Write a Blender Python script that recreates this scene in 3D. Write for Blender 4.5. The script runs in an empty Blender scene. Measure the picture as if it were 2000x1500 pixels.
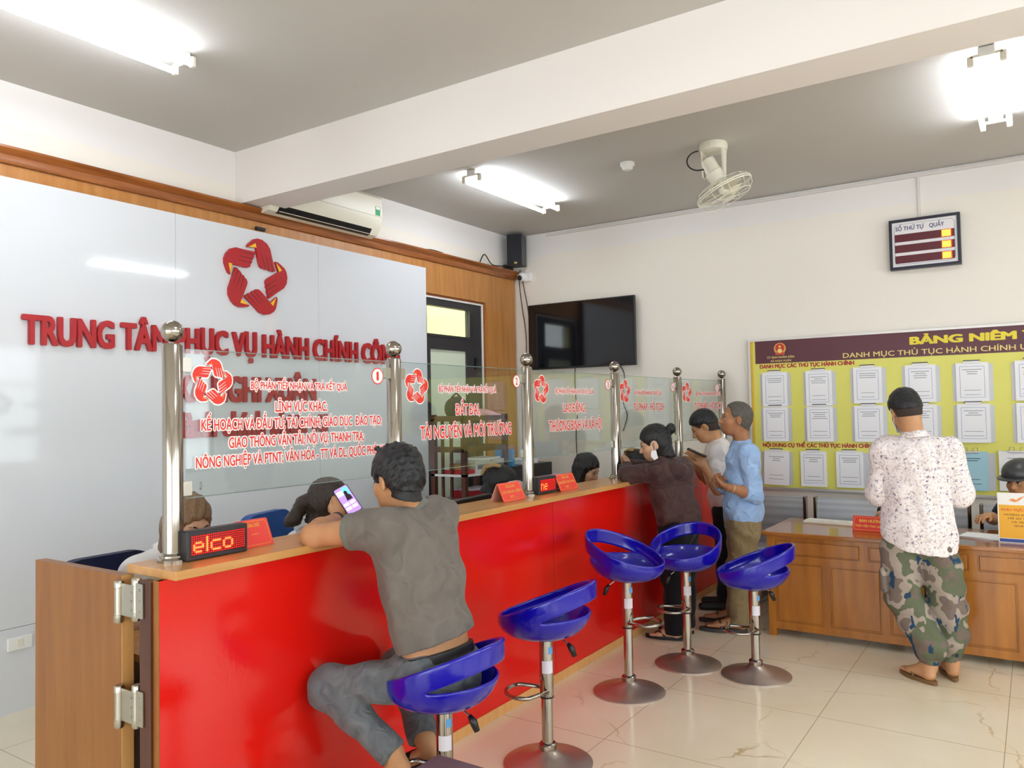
import bpy, bmesh, math, random
import numpy as np
from mathutils import Vector, Matrix
random.seed(7); np.random.seed(7)
S = bpy.context.scene
COL = S.collection
# ------------------------------------------------------------------ camera
cam = bpy.data.objects.new('camera', bpy.data.cameras.new('camera'))
COL.objects.link(cam); S.camera = cam
cam.data.sensor_width = 36.0; cam.data.lens = 36.0*1533.8/2000.0
cam.data.clip_start = 0.05; cam.data.clip_end = 200
_Z = Vector((-.555, .832, .033)).normalized()          # viewing direction
_X = Vector((.832, .555, -.018)); _X = (_X-_Z*_X.dot(_Z)).normalized()
_Y = _X.cross(_Z)*1.0
cam.matrix_world = Matrix((( _X.x, _Y.x, -_Z.x, 0), (_X.y, _Y.y, -_Z.y, 0), (_X.z, _Y.z, -_Z.z, 1.58), (0, 0, 0, 1)))
# ------------------------------------------------------------------ world, exposure
S.view_settings.view_transform = 'Standard'; S.view_settings.look = 'None'
S.view_settings.exposure = 1.32; S.view_settings.gamma = 1.0
S.view_settings.use_curve_mapping = False
W = bpy.data.worlds.new('sky'); S.world = W; W.use_nodes = True
W.node_tree.nodes['Background'].inputs[0].default_value = (0.90, 0.95, 1.0, 1)
W.node_tree.nodes['Background'].inputs[1].default_value = 2.1
TUBE_POWER = 14.0
S.cycles.max_bounces = 7; S.cycles.diffuse_bounces = 4; S.cycles.glossy_bounces = 4
S.cycles.transparent_max_bounces = 16; S.cycles.transmission_bounces = 6
S.cycles.caustics_reflective = False; S.cycles.caustics_refractive = False
S.cycles.sample_clamp_indirect = 4.0
try: S.cycles.use_denoising = True
except Exception: pass

# ------------------------------------------------------------------ helpers: materials
def lin(h):
    h = h.lstrip('#'); out = []
    for i in (0, 2, 4):
        c = int(h[i:i+2], 16)/255.0
        out.append(c/12.92 if c <= .04045 else ((c+.055)/1.055)**2.4)
    return tuple(out)+(1.0,)
MATS = {}
class NT:
    def __init__(s, name):
        s.m = bpy.data.materials.new(name); s.m.use_nodes = True
        s.t = s.m.node_tree; s.b = s.t.nodes['Principled BSDF']
    def n(s, typ, **kw):
        nd = s.t.nodes.new(typ)
        for k, v in kw.items():
            if k.startswith('i_'):
                nd.inputs[k[2:].replace('_', ' ')].default_value = v
            else: setattr(nd, k, v)
        return nd
    def l(s, a, b): s.t.links.new(a, b)
    def set(s, **kw):
        for k, v in kw.items(): s.b.inputs[k.replace('_', ' ')].default_value = v
    def ramp(s, src, stops, interp='LINEAR'):
        r = s.n('ShaderNodeValToRGB'); r.color_ramp.interpolation = interp
        e = r.color_ramp.elements
        while len(e) < len(stops): e.new(.5)
        for el, (p, c) in zip(e, stops):
            el.position = p; el.color = lin(c) if isinstance(c, str) else c
        s.l(src, r.inputs[0]); return r
    def bump(s, src, strength=.2, dist=.01):
        b = s.n('ShaderNodeBump'); b.inputs['Strength'].default_value = strength; b.inputs['Distance'].default_value = dist
        s.l(src, b.inputs['Height']); s.l(b.outputs[0], s.b.inputs['Normal']); return b
    def coord(s, scale=(1, 1, 1), rot=(0, 0, 0), which='Object'):
        tc = s.n('ShaderNodeTexCoord'); mp = s.n('ShaderNodeMapping')
        mp.inputs['Scale'].default_value = scale; mp.inputs['Rotation'].default_value = rot
        s.l(tc.outputs[which], mp.inputs[0]); return mp.outputs[0]
    def noise(s, vec, scale, detail=3, rough=.55):
        n = s.n('ShaderNodeTexNoise'); n.inputs['Scale'].default_value = scale
        n.inputs['Detail'].default_value = detail; n.inputs['Roughness'].default_value = rough
        s.l(vec, n.inputs['Vector']); return n
def mat(name, col, rough=.5, metal=0.0, bump=None, emit=None, estr=0, spec=None, coat=0, alpha=None):
    if name in MATS: return MATS[name]
    n = NT(name); n.set(Base_Color=lin(col), Roughness=rough, Metallic=metal)
    if spec is not None: n.set(Specular_IOR_Level=spec)
    if coat: n.set(Coat_Weight=coat, Coat_Roughness=.05)
    if emit: n.set(Emission_Color=lin(emit), Emission_Strength=estr)
    if alpha is not None: n.set(Alpha=alpha)
    if bump: nz = n.noise(n.coord(), bump[0], 4); n.bump(nz.outputs[0], bump[1], .005)
    MATS[name] = n.m; return n.m
def wood(name, c1, c2, grain=(1, 1, .12), scale=14, rough=.35, coat=.0, spec=.5):
    if name in MATS: return MATS[name]
    n = NT(name); v = n.coord(grain)
    a = n.noise(v, scale, 6, .65); w = n.n('ShaderNodeTexWave', wave_type='BANDS', bands_direction='DIAGONAL')
    w.inputs['Scale'].default_value = scale*.5; w.inputs['Distortion'].default_value = 6; w.inputs['Detail'].default_value = 3
    n.l(v, w.inputs[0])
    mx = n.n('ShaderNodeMath', operation='MULTIPLY_ADD'); mx.inputs[1].default_value = .10
    n.l(w.outputs['Fac'], mx.inputs[0]); n.l(a.outputs[0], mx.inputs[2])
    r = n.ramp(mx.outputs[0], [(.3, c1), (.75, c2)]); n.l(r.outputs[0], n.b.inputs['Base Color'])
    n.set(Roughness=rough, Specular_IOR_Level=spec)
    if coat: n.set(Coat_Weight=coat, Coat_Roughness=.08)
    n.bump(a.outputs[0], .04, .003); MATS[name] = n.m; return n.m
def cloth(name, col, col2=None, scale=260, fold=.25, rough=.85, fscale=9):
    if name in MATS: return MATS[name]
    n = NT(name); v = n.coord()
    a = n.noise(v, fscale, 1.6, .4); b = n.noise(v, scale, 1)
    r = n.ramp(a.outputs[0], [(.3, col2 or col), (.7, col)]); n.l(r.outputs[0], n.b.inputs['Base Color'])
    a.inputs['Distortion'].default_value = 1.2; m = n.n('ShaderNodeMath', operation='MULTIPLY_ADD'); m.inputs[1].default_value = .04
    n.l(b.outputs[0], m.inputs[0]); n.l(a.outputs[0], m.inputs[2])
    n.bump(m.outputs[0], fold, .03); n.set(Roughness=rough, Specular_IOR_Level=.2, Sheen_Weight=.1)
    MATS[name] = n.m; return n.m
def skin(name, col, col2):
    n = NT(name); v = n.coord(); a = n.noise(v, 12, 3)
    r = n.ramp(a.outputs[0], [(.3, col2), (.7, col)]); n.l(r.outputs[0], n.b.inputs['Base Color'])
    n.set(Roughness=.5, Specular_IOR_Level=.35, Subsurface_Weight=.06); n.b.inputs['Subsurface Radius'].default_value = (.02, .008, .004)
    f = n.noise(v, 130, 2); n.bump(f.outputs[0], .06, .004); return n.m
def hairmat(name, col, col2, rough=.38):
    n = NT(name); v = n.coord((70, 70, 9)); a = n.noise(v, 3, 4, .7)
    r = n.ramp(a.outputs[0], [(.3, col2), (.75, col)]); n.l(r.outputs[0], n.b.inputs['Base Color'])
    n.set(Roughness=rough, Specular_IOR_Level=.45); n.bump(a.outputs[0], .7, .006); return n.m
def emis(name, col, strength):
    if name in MATS: return MATS[name]
    n = NT(name); n.set(Base_Color=(0, 0, 0, 1), Emission_Color=lin(col), Emission_Strength=strength, Roughness=.6); MATS[name] = n.m; return n.m

# ------------------------------------------------------------------ helpers: objects
def org(parent):
    o = Vector((0, 0, 0))
    while parent is not None: o += parent.location; parent = parent.parent
    return o
def link(name, me, m, parent=None, smooth=False):
    o = bpy.data.objects.new(name, me); COL.objects.link(o)
    if m is not None: me.materials.append(m)
    if parent is not None:
        g = org(parent); me.transform(Matrix.Translation(-g)); o.parent = parent
    if smooth:
        me.polygons.foreach_set('use_smooth', [True]*len(me.polygons))
    return o
def tag(o, label, cat, group=None, kind=None):
    o['label'] = label; o['category'] = cat
    if group: o['group'] = group
    if kind: o['kind'] = kind
    return o
def thing(name, label, cat, loc=(0, 0, 0), group=None):
    o = bpy.data.objects.new(name, None); COL.objects.link(o); o.location = loc
    o.empty_display_size = .05
    return tag(o, label, cat, group)
def struct(o): o['kind'] = 'structure'; return o
class MB:
    """collects shapes in world coordinates, links them as ONE mesh"""
    def __init__(s): s.bm = bmesh.new()
    def add(s, vs, fs):
        v = [s.bm.verts.new(p) for p in vs]
        for f in fs:
            try: s.bm.faces.new([v[i] for i in f])
            except ValueError: pass
        return v
    def box(s, x0, x1, y0, y1, z0, z1, M=None, bev=0):
        vs = [Vector((x, y, z)) for x in (x0, x1) for y in (y0, y1) for z in (z0, z1)]
        if M is not None: vs = [M@v for v in vs]
        fs = [(0, 1, 3, 2), (4, 6, 7, 5), (0, 4, 5, 1), (2, 3, 7, 6), (0, 2, 6, 4), (1, 5, 7, 3)]
        v = s.add(vs, fs)
        if bev:
            es = set(e for q in v for e in q.link_edges)
            bmesh.ops.bevel(s.bm, geom=list(es), offset=bev, segments=2, affect='EDGES', profile=.5)
        return s
    def prism(s, pts, o, u, v, n, h):
        """2-D outline pts in the plane (o,u,v), thickness h along n"""
        o, u, v, n = map(Vector, (o, u, v, n)); k = len(pts)
        lo = [o+u*a+v*b for a, b in pts]; hi = [p+n*h for p in lo]
        vs = [s.bm.verts.new(p) for p in lo+hi]
        try:
            s.bm.faces.new(vs[:k][::-1]); s.bm.faces.new(vs[k:])
        except ValueError: pass
        for i in range(k):
            j = (i+1) % k
            try: s.bm.faces.new((vs[i], vs[j], vs[k+j], vs[k+i]))
            except ValueError: pass
        return s
    def lathe(s, prof, c, axis=(0, 0, 1), seg=24, cap=True):
        c = Vector(c); a = Vector(axis).normalized(); u = a.orthogonal().normalized(); w = a.cross(u); rings = []
        for r, h in prof:
            rings.append([s.bm.verts.new(c+a*h+(u*math.cos(2*math.pi*i/seg)+w*math.sin(2*math.pi*i/seg))*max(r, 1e-4)) for i in range(seg)])
        for A, B in zip(rings, rings[1:]):
            for i in range(seg):
                j = (i+1) % seg; s.bm.faces.new((A[i], A[j], B[j], B[i]))
        if cap: s.bm.faces.new(rings[0][::-1]); s.bm.faces.new(rings[-1])
        return s
    def tube(s, pts, r, seg=8, closed=False, cap=True):
        pts = [Vector(p) for p in pts]; n = len(pts); rings = []; up = None
        for i, p in enumerate(pts):
            if closed: t = (pts[(i+1) % n]-pts[i-1]).normalized()
            else: t = (pts[min(i+1, n-1)]-pts[max(i-1, 0)]).normalized()
            if up is None: up = t.orthogonal().normalized()
            up = (up-t*up.dot(t)).normalized(); w = t.cross(up)
            rr = r[i] if isinstance(r, (list, tuple)) else r
            rings.append([s.bm.verts.new(p+(up*math.cos(2*math.pi*k/seg)+w*math.sin(2*math.pi*k/seg))*rr) for k in range(seg)])
        m = n if closed else n-1
        for i in range(m):
            A, B = rings[i], rings[(i+1) % n]
            for k in range(seg):
                q = (k+1) % seg; s.bm.faces.new((A[k], A[q], B[q], B[k]))
        if not closed and cap: s.bm.faces.new(rings[0][::-1]); s.bm.faces.new(rings[-1])
        return s
    def ball(s, c, r, seg=20, sc=(1, 1, 1)):
        M = Matrix.Translation(c)@Matrix.Diagonal((r*sc[0], r*sc[1], r*sc[2], 1))
        bmesh.ops.create_uvsphere(s.bm, u_segments=seg, v_segments=max(8, seg//2), radius=1, matrix=M); return s
    def build(s, name, m, parent=None, smooth=False, angle=None):
        bmesh.ops.recalc_face_normals(s.bm, faces=s.bm.faces[:])
        me = bpy.data.meshes.new(name); s.bm.to_mesh(me); s.bm.free()
        o = link(name, me, m, parent, smooth)
        if angle:
            me.polygons.foreach_set('use_smooth', [True]*len(me.polygons))
            me.set_sharp_from_angle(angle=math.radians(angle))
        return o
def rounded(w, h, r, n=5, x0=0, y0=0):
    out = []
    for cx, cy, a in ((w-r, r, -90), (w-r, h-r, 0), (r, h-r, 90), (r, r, 180)):
        for i in range(n+1):
            t = math.radians(a+90*i/n); out.append((x0+cx+r*math.cos(t), y0+cy+r*math.sin(t)))
    return out
def dup(root, loc, rotz=0.0, label=None, group=None):
    r = root.copy(); COL.objects.link(r); r.location = loc; r.rotation_euler = (0, 0, rotz)
    if label: r['label'] = label
    if group: r['group'] = group
    for ch in list(root.children):
        c = ch.copy(); COL.objects.link(c); c.parent = r
        for g in ch.children:
            q = g.copy(); COL.objects.link(q); q.parent = c
    return r
# ------------------------------------------------------------------ helpers: lettering
_tc = {}
def _tmesh(s, off, ext, res=3):
    for a_, b_ in (('Ơ', 'O\u031b'), ('Ờ', 'Ò\u031b'), ('Ớ', 'Ó\u031b'), ('Ợ', 'Ọ\u031b'), ('Ở', 'Ỏ\u031b'), ('Đ', '\u00d0')): s = s.replace(a_, b_)
    cu = bpy.data.curves.new('lettering', 'FONT'); cu.body = s; cu.size = 1; cu.offset = off; cu.extrude = ext; cu.resolution_u = res
    cu.fill_mode = 'BOTH' if ext else 'FRONT'
    o = bpy.data.objects.new('lettering', cu); COL.objects.link(o)
    bpy.context.view_layer.update()
    me = bpy.data.meshes.new_from_object(o.evaluated_get(bpy.context.evaluated_depsgraph_get()))
    bpy.data.objects.remove(o); bpy.data.curves.remove(cu)
    n = len(me.vertices); a = np.zeros(n*3); me.vertices.foreach_get('co', a); return me, a.reshape(-1, 3)
CAP = .727
def text(lines, m, parent, name='lettering', bold=.018, ext=0.0, outline=None):
    """lines: (string, origin, u, v, width, cap height, align); each line becomes one mesh. origin = baseline point; u,v unit vectors"""
    for s, o, u, v, w, h, al in lines:
        bm = bmesh.new(); o, u, v = Vector(o), Vector(u), Vector(v); n = u.cross(v)
        me, a = _tmesh(s, 0, ext/(h/CAP) if ext else 0)
        x0, x1 = a[:, 0].min(), a[:, 0].max(); sx = w/(x1-x0); sy = h/CAP
        sh = {'l': -x0, 'c': -(x0+x1)/2, 'r': -x1}[al]
        M = Matrix(((u.x*sx, v.x*sy, n.x*sy, o.x+u.x*sx*sh), (u.y*sx, v.y*sy, n.y*sy, o.y+u.y*sx*sh), (u.z*sx, v.z*sy, n.z*sy, o.z+u.z*sx*sh), (0, 0, 0, 1)))
        me.transform(M); bx, by = bold*sx, bold*.6*sy; st = .00035 if ext else .00004
        def put(bmx, dx, dy, dn):                                # heavier strokes: the same outline set down again beside itself
            d = u*dx+v*dy+n*dn; me.transform(Matrix.Translation(d)); bmx.from_mesh(me); me.transform(Matrix.Translation(-d))
        for k, (dx, dy) in enumerate(((0, 0), (bx, 0), (-bx, 0), (bx*.7, by), (-bx*.7, by), (bx*.7, -by), (-bx*.7, -by)) if bold else ((0, 0),)): put(bm, dx, dy, k*st)
        if outline:
            bo = bmesh.new()
            for k in range(10):
                q = k*math.pi/5; put(bo, math.cos(q)*(bx+outline[1]), math.sin(q)*(by+outline[1]), -outline[2]-k*.00004)
            mo = bpy.data.meshes.new(name); bo.to_mesh(mo); bo.free()
        bpy.data.meshes.remove(me)
        me = bpy.data.meshes.new(name); bm.to_mesh(me); bm.free(); ob = link(name, me, m, parent)
        if outline: link('white_outline', mo, outline[0], parent)
    return ob
UY, UX, UZ = (0, 1, 0), (1, 0, 0), (0, 0, 1)

# ------------------------------------------------------------------ helpers: smooth solids (distance fields meshed with surface nets)
def V(*a): return np.array(a if len(a) > 1 else a[0], float)
def nrm(v): v = np.asarray(v, float); return v/np.linalg.norm(v)
class SDF:
    def __init__(s, h=.008): s.h = h; s.ops = []; s.clips = []; s.fold = []
    def cap(s, a, b, ra, rb=None, w=None, sa=1, sb=None, k=.02, flat=False, flat0=False, op='u'):
        a, b = V(a), V(b); rb = ra if rb is None else rb; sb = sa if sb is None else sb
        R = max(ra*max(sa, 1), rb*max(sb, 1))
        lo, hi = np.minimum(a, b)-R, np.maximum(a, b)+R
        ba = b-a; l2 = max(ba.dot(ba), 1e-9); L = math.sqrt(l2); W_ = None if w is None else nrm(w)
        def f(X, Y, Z):
            px, py, pz = X-a[0], Y-a[1], Z-a[2]
            y = (px*ba[0]+py*ba[1]+pz*ba[2])/l2; t = np.clip(y, 0, 1)
            qx, qy, qz = px-ba[0]*t, py-ba[1]*t, pz-ba[2]*t
            if W_ is not None:
                q = qx*W_[0]+qy*W_[1]+qz*W_[2]; c = 1-1/(sa+(sb-sa)*t)
                qx, qy, qz = qx-W_[0]*q*c, qy-W_[1]*q*c, qz-W_[2]*q*c
            d = np.sqrt(qx*qx+qy*qy+qz*qz)-(ra+(rb-ra)*t)
            if flat: d = np.maximum(d, (y-1)*L)
            if flat0: d = np.maximum(d, -y*L)
            return d
        s.ops.append((f, lo, hi, k, op)); return s
    def ell(s, c, r, R=None, k=.02, op='u'):
        c, r = V(c), V(r); R = np.eye(3) if R is None else R; m = r.max()
        def f(X, Y, Z):
            p = (X-c[0], Y-c[1], Z-c[2])
            q = [(R[0, i]*p[0]+R[1, i]*p[1]+R[2, i]*p[2]) for i in range(3)]
            k0 = np.sqrt(sum((q[i]/r[i])**2 for i in range(3))); k1 = np.sqrt(sum((q[i]/r[i]**2)**2 for i in range(3)))+1e-9
            return k0*(k0-1)/k1
        s.ops.append((f, c-m, c+m, k, op)); return s
    def clip(s, p, n): s.clips.append((V(p), nrm(n))); return s
    def mesh(s, name, m, parent, smooth=True):
        us = [o for o in s.ops if o[4] == 'u']; h = s.h; pad = 3*h+.012
        lo = np.min([o[1] for o in us], 0)-pad; hi = np.max([o[2] for o in us], 0)+pad
        for p, n in s.clips:                                     # trim the grid along axis aligned cuts
            for i in range(3):
                if n[i] > .98: hi[i] = min(hi[i], p[i]+4*h)
                if n[i] < -.98: lo[i] = max(lo[i], p[i]-4*h)
        N = np.ceil((hi-lo)/h).astype(int)+1
        F = np.full(N, .5, np.float32); ax = [lo[i]+h*np.arange(N[i]) for i in range(3)]
        for f, a, b, k, op in s.ops:
            q = k+pad; i0 = np.maximum(((a-q-lo)/h).astype(int), 0); i1 = np.minimum(((b+q-lo)/h).astype(int)+2, N)
            if (i1 <= i0).any(): continue
            sl = tuple(slice(i0[i], i1[i]) for i in range(3))
            X, Y, Z = np.meshgrid(*[ax[i][sl[i]] for i in range(3)], indexing='ij', sparse=True)
            d = f(X, Y, Z).astype(np.float32); G = F[sl]
            if op == 'u': t = np.clip(.5+.5*(G-d)/k, 0, 1); F[sl] = G*(1-t)+d*t-k*t*(1-t)
            else: d = -d; t = np.clip(.5-.5*(G-d)/k, 0, 1); F[sl] = G*(1-t)+d*t+k*t*(1-t)
        X, Y, Z = np.meshgrid(*ax, indexing='ij', sparse=True)
        for dr, fr, am, ph, wp in s.fold:
            arg = (X*dr[0]+Y*dr[1]+Z*dr[2])*fr+ph+wp*np.sin(X*9+1.3*ph)+wp*np.sin(Y*8+ph)+wp*np.sin(Z*7+2*ph)
            F += (am*np.sin(arg)).astype(np.float32)
        for p, n in s.clips:
            F = np.maximum(F, ((X-p[0])*n[0]+(Y-p[1])*n[1]+(Z-p[2])*n[2]).astype(np.float32))
        vs, fs = nets(F, lo, h)
        me = bpy.data.meshes.new(name); me.vertices.add(len(vs)); me.vertices.foreach_set('co', vs.astype(np.float32).ravel())
        me.loops.add(4*len(fs)); me.loops.foreach_set('vertex_index', fs.ravel().astype(np.int32))
        me.polygons.add(len(fs)); me.polygons.foreach_set('loop_start', np.arange(0, 4*len(fs), 4, dtype=np.int32))
        me.update(calc_edges=True); me.validate()
        return link(name, me, m, parent, smooth)
def nets(F, lo, h):
    s = F < 0; c = [s[i:s.shape[0]-1+i, j:s.shape[1]-1+j, k:s.shape[2]-1+k] for i in (0, 1) for j in (0, 1) for k in (0, 1)]
    cnt = sum(x.astype(np.uint8) for x in c); act = (cnt > 0) & (cnt < 8)
    I = np.argwhere(act); idx = np.full(act.shape, -1, np.int64); idx[act] = np.arange(len(I))
    val = {}
    for i in (0, 1):
        for j in (0, 1):
            for k in (0, 1): val[i, j, k] = F[I[:, 0]+i, I[:, 1]+j, I[:, 2]+k]
    P = np.zeros((len(I), 3)); C = np.zeros(len(I))
    for a in val:
        for ax_ in range(3):
            if a[ax_]: continue
            b = list(a); b[ax_] = 1; b = tuple(b); va, vb = val[a], val[b]; x = (va < 0) != (vb < 0)
            t = np.where(x, va/np.where(x, va-vb, 1), 0)
            for q in range(3): P[:, q] += np.where(x, (a[q]+t) if q == ax_ else a[q], 0)
            C += x
    vs = lo+h*(I+P/C[:, None]); fs = []
    for ax_ in range(3):
        sl0 = [slice(None)]*3; sl1 = [slice(None)]*3; sl0[ax_] = slice(0, -1); sl1[ax_] = slice(1, None)
        A, B = s[tuple(sl0)], s[tuple(sl1)]; E = np.argwhere(A != B); u, v = [(1, 2), (2, 0), (0, 1)][ax_]
        ok = (E[:, u] > 0) & (E[:, v] > 0) & (E[:, u] < s.shape[u]-1) & (E[:, v] < s.shape[v]-1); E = E[ok]
        ins = A[E[:, 0], E[:, 1], E[:, 2]]
        def cell(du, dv): q = E.copy(); q[:, u] += du; q[:, v] += dv; return idx[q[:, 0], q[:, 1], q[:, 2]]
        Q = np.stack([cell(-1, -1), cell(0, -1), cell(0, 0), cell(-1, 0)], 1); Q[~ins] = Q[~ins][:, ::-1]; fs.append(Q)
    fs = np.concatenate(fs); fs = fs[(fs >= 0).all(1)]
    return vs, fs
# ================================================================== MATERIALS
M_WALL = None
def wallpaint():
    n = NT('wall_paint'); g = n.n('ShaderNodeNewGeometry'); sp = n.n('ShaderNodeSeparateXYZ'); n.l(g.outputs['Position'], sp.inputs[0])
    nz = n.noise(g.outputs['Position'], 1.3, 3); ad = n.n('ShaderNodeMath', operation='MULTIPLY_ADD'); ad.inputs[1].default_value = .02
    n.l(nz.outputs[0], ad.inputs[0]); n.l(sp.outputs['Z'], ad.inputs[2])
    mr = n.n('ShaderNodeMapRange'); mr.inputs[1].default_value = 3.225; mr.inputs[2].default_value = 3.245; n.l(ad.outputs[0], mr.inputs[0])
    mx = n.n('ShaderNodeMix', data_type='RGBA'); n.l(mr.outputs[0], mx.inputs['Factor'])
    mx.inputs[6].default_value = lin('#f2ece1'); mx.inputs[7].default_value = lin('#efebe8')
    n.l(mx.outputs[2], n.b.inputs['Base Color']); n.set(Roughness=.75, Specular_IOR_Level=.2)
    f = n.noise(g.outputs['Position'], 60, 3); n.bump(f.outputs[0], .05, .004); return n.m
WALL = wallpaint()
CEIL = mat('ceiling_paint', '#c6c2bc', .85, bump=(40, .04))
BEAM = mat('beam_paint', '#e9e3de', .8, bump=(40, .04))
WOODP = wood('wood_cladding', '#ad6f34', '#c68b4c', (1, 1, .1), 16, .38)
WOODD = wood('wood_cornice', '#7a3f14', '#a8622a', (1, .1, 1), 18, .3, .3)
WOODC = wood('wood_counter', '#b9803f', '#d3a062', (1, .08, 1), 14, .32, .15)
WOODG = wood('wood_gate', '#85501a', '#9c6528', (1, 1, .08), 18, .4)
WOODE = wood('wood_edge', '#d29a58', '#e0ae6e', (1, 1, .1), 20, .45)
WOODR = wood('wood_desk', '#94560f', '#b9761f', (1, 1, .1), 12, .3, .3)
WOODT = wood('wood_desk_top', '#824a14', '#a86826', (.1, 1, 1), 12, .2, .5)
WOODB = wood('wood_dark_brown', '#3c1d12', '#5a2e1c', (1, 1, .15), 16, .4)
CHROME = mat('polished_steel', '#a9a298', .12, 1.0)
STEEL = mat('brushed_steel', '#b9b5aa', .3, 1.0, bump=(90, .05))
BASEM = mat('stool_base_metal', '#bfb0a3', .32, .8)
BLUE = mat('blue_plastic', '#0d069e', .16, coat=.3)
WHITEB = mat('white_board_panel', '#dfe2e7', .06, spec=.5)
REDL = mat('raised_letter_red', '#b3141d', .35)
YEL = mat('emblem_yellow', '#f5c21b', .4)
PRED = mat('print_red', '#e23424', .5); PWHITE = mat('print_white', '#fbf7f4', .5)
BLACK = mat('black_plastic', '#141416', .35); DARK = mat('dark_plastic', '#2a282b', .4)
CREAM = mat('cream_plastic', '#e9e4d2', .35); WHITE = mat('white_plastic', '#f1f1ee', .4)
PAPER = mat('white_paper', '#f3f4f6', .7); GREYP = mat('grey_holder', '#c4c6c8', .25)
INKB = mat('print_blue', '#5f76b8', .7); INKG = mat('print_grey', '#9a9ea8', .7)
ALU = mat('dark_aluminium', '#3c3a3c', .45, .3)
RUBBER = mat('black_rubber', '#17161a', .6)
def m_floor():
    n = NT('floor_tile'); g = n.n('ShaderNodeNewGeometry'); mp = n.n('ShaderNodeMapping'); mp.inputs['Location'].default_value = (.2, .6, 0); n.l(g.outputs['Position'], mp.inputs[0])
    sp = n.n('ShaderNodeSeparateXYZ'); n.l(mp.outputs[0], sp.inputs[0])
    d = n.noise(mp.outputs[0], 1.5, 5, .6); wv = n.n('ShaderNodeTexVoronoi', feature='DISTANCE_TO_EDGE'); wv.inputs['Scale'].default_value = 1.6
    mx0 = n.n('ShaderNodeMix', data_type='RGBA'); mx0.inputs['Factor'].default_value = .32; n.l(mp.outputs[0], mx0.inputs[6]); n.l(d.outputs['Color'], mx0.inputs[7]); n.l(mx0.outputs[2], wv.inputs[0])
    vn = n.ramp(wv.outputs['Distance'], [(0, '#b89a63'), (.0035, '#d3c094'), (.012, '#f0e5ca')])
    cl = n.ramp(d.outputs[0], [(.3, '#ecdfbe'), (.7, '#f6edd6')])
    br = n.noise(mp.outputs[0], 2.1, 2); brr = n.ramp(br.outputs[0], [(.42, (0, 0, 0, 1)), (.60, (.8, .8, .8, 1))])
    mx1 = n.n('ShaderNodeMix', data_type='RGBA'); n.l(brr.outputs[0], mx1.inputs['Factor']); n.l(cl.outputs[0], mx1.inputs[6]); n.l(vn.outputs[0], mx1.inputs[7])
    def line(sock, off, per):
        a = n.n('ShaderNodeMath', operation='ADD'); a.inputs[1].default_value = off+per*50; n.l(sock, a.inputs[0])
        q = n.n('ShaderNodeMath', operation='MODULO'); q.inputs[1].default_value = per; n.l(a.outputs[0], q.inputs[0])
        c = n.n('ShaderNodeMath', operation='LESS_THAN'); c.inputs[1].default_value = .004; n.l(q.outputs[0], c.inputs[0]); return c.outputs[0]
    a = line(sp.outputs['X'], -.027, .8); b = line(sp.outputs['Y'], -.793-.001, .8)
    mm = n.n('ShaderNodeMath', operation='MAXIMUM'); n.l(a, mm.inputs[0]); n.l(b, mm.inputs[1])
    mx2 = n.n('ShaderNodeMix', data_type='RGBA'); n.l(mm.outputs[0], mx2.inputs['Factor']); n.l(mx1.outputs[2], mx2.inputs[6]); mx2.inputs[7].default_value = lin('#b5a684')
    n.l(mx2.outputs[2], n.b.inputs['Base Color']); n.set(Roughness=.13, Specular_IOR_Level=.5); return n.m
def m_red():
    n = NT('red_laminate'); v = n.coord((1, 1, .55)); a = n.noise(v, 60, 3, .6); n.set(Base_Color=lin('#dc1810'), Roughness=.13, Specular_IOR_Level=.5)
    n.bump(a.outputs[0], .1, .004); return n.m
def m_glass(name, tint, refl=1.0):
    n = NT(name); out = n.t.nodes['Material Output']; n.t.nodes.remove(n.b)
    tr = n.n('ShaderNodeBsdfTransparent'); tr.inputs[0].default_value = tint; gl = n.n('ShaderNodeBsdfGlossy'); gl.inputs['Roughness'].default_value = .01
    fr = n.n('ShaderNodeLayerWeight'); fr.inputs[0].default_value = .5; pw = n.n('ShaderNodeMath', operation='POWER'); pw.inputs[1].default_value = 4.0; n.l(fr.outputs['Facing'], pw.inputs[0]); mu = n.n('ShaderNodeMath', operation='MULTIPLY_ADD'); mu.inputs[1].default_value = .8*refl; mu.inputs[2].default_value = .05*refl; n.l(pw.outputs[0], mu.inputs[0])
    mx = n.n('ShaderNodeMixShader'); n.l(mu.outputs[0], mx.inputs[0]); n.l(tr.outputs[0], mx.inputs[1]); n.l(gl.outputs[0], mx.inputs[2]); n.l(mx.outputs[0], out.inputs[0]); return n.m
FLOOR = m_floor(); RED = m_red()
GLASS = m_glass('clear_glass', (.93, .97, .955, 1), 1.0); GEDGE = mat('glass_edge', '#6f8f86', .1, spec=.8)
FROST = mat('frosted_glass', '#dfe8d2', .3, spec=.4)
# ================================================================== SETTING
struct(MB().box(-7, 3.6, -4.2, 9, -.05, 0).build('floor', FLOOR))
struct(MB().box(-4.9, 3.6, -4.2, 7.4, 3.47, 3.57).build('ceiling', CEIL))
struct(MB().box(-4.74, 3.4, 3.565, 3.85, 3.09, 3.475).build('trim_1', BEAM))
w = MB()
for a in ((-4.2, 5.62, 0, 3.47), (5.62, 6.585, 2.655, 3.47), (6.585, 7.4, 0, 3.47)): w.box(-4.90, -4.74, a[0], a[1], a[2], a[3])
struct(w.build('wall_left', WALL))
struct(MB().box(-4.9, 3.6, 7.17, 7.32, 0, 3.47).build('wall_back', WALL))
w = MB()
for a in ((-4.2, -3.0, 0, 3.47), (-3.0, 6.0, 0, .9), (-3.0, 6.0, 2.7, 3.47), (6.0, 7.4, 0, 3.47), (-.2, .2, .9, 2.7), (2.8, 3.2, .9, 2.7)): w.box(3.4, 3.55, a[0], a[1], a[2], a[3])
struct(w.build('wall_right', WALL))
w = MB()
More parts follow.
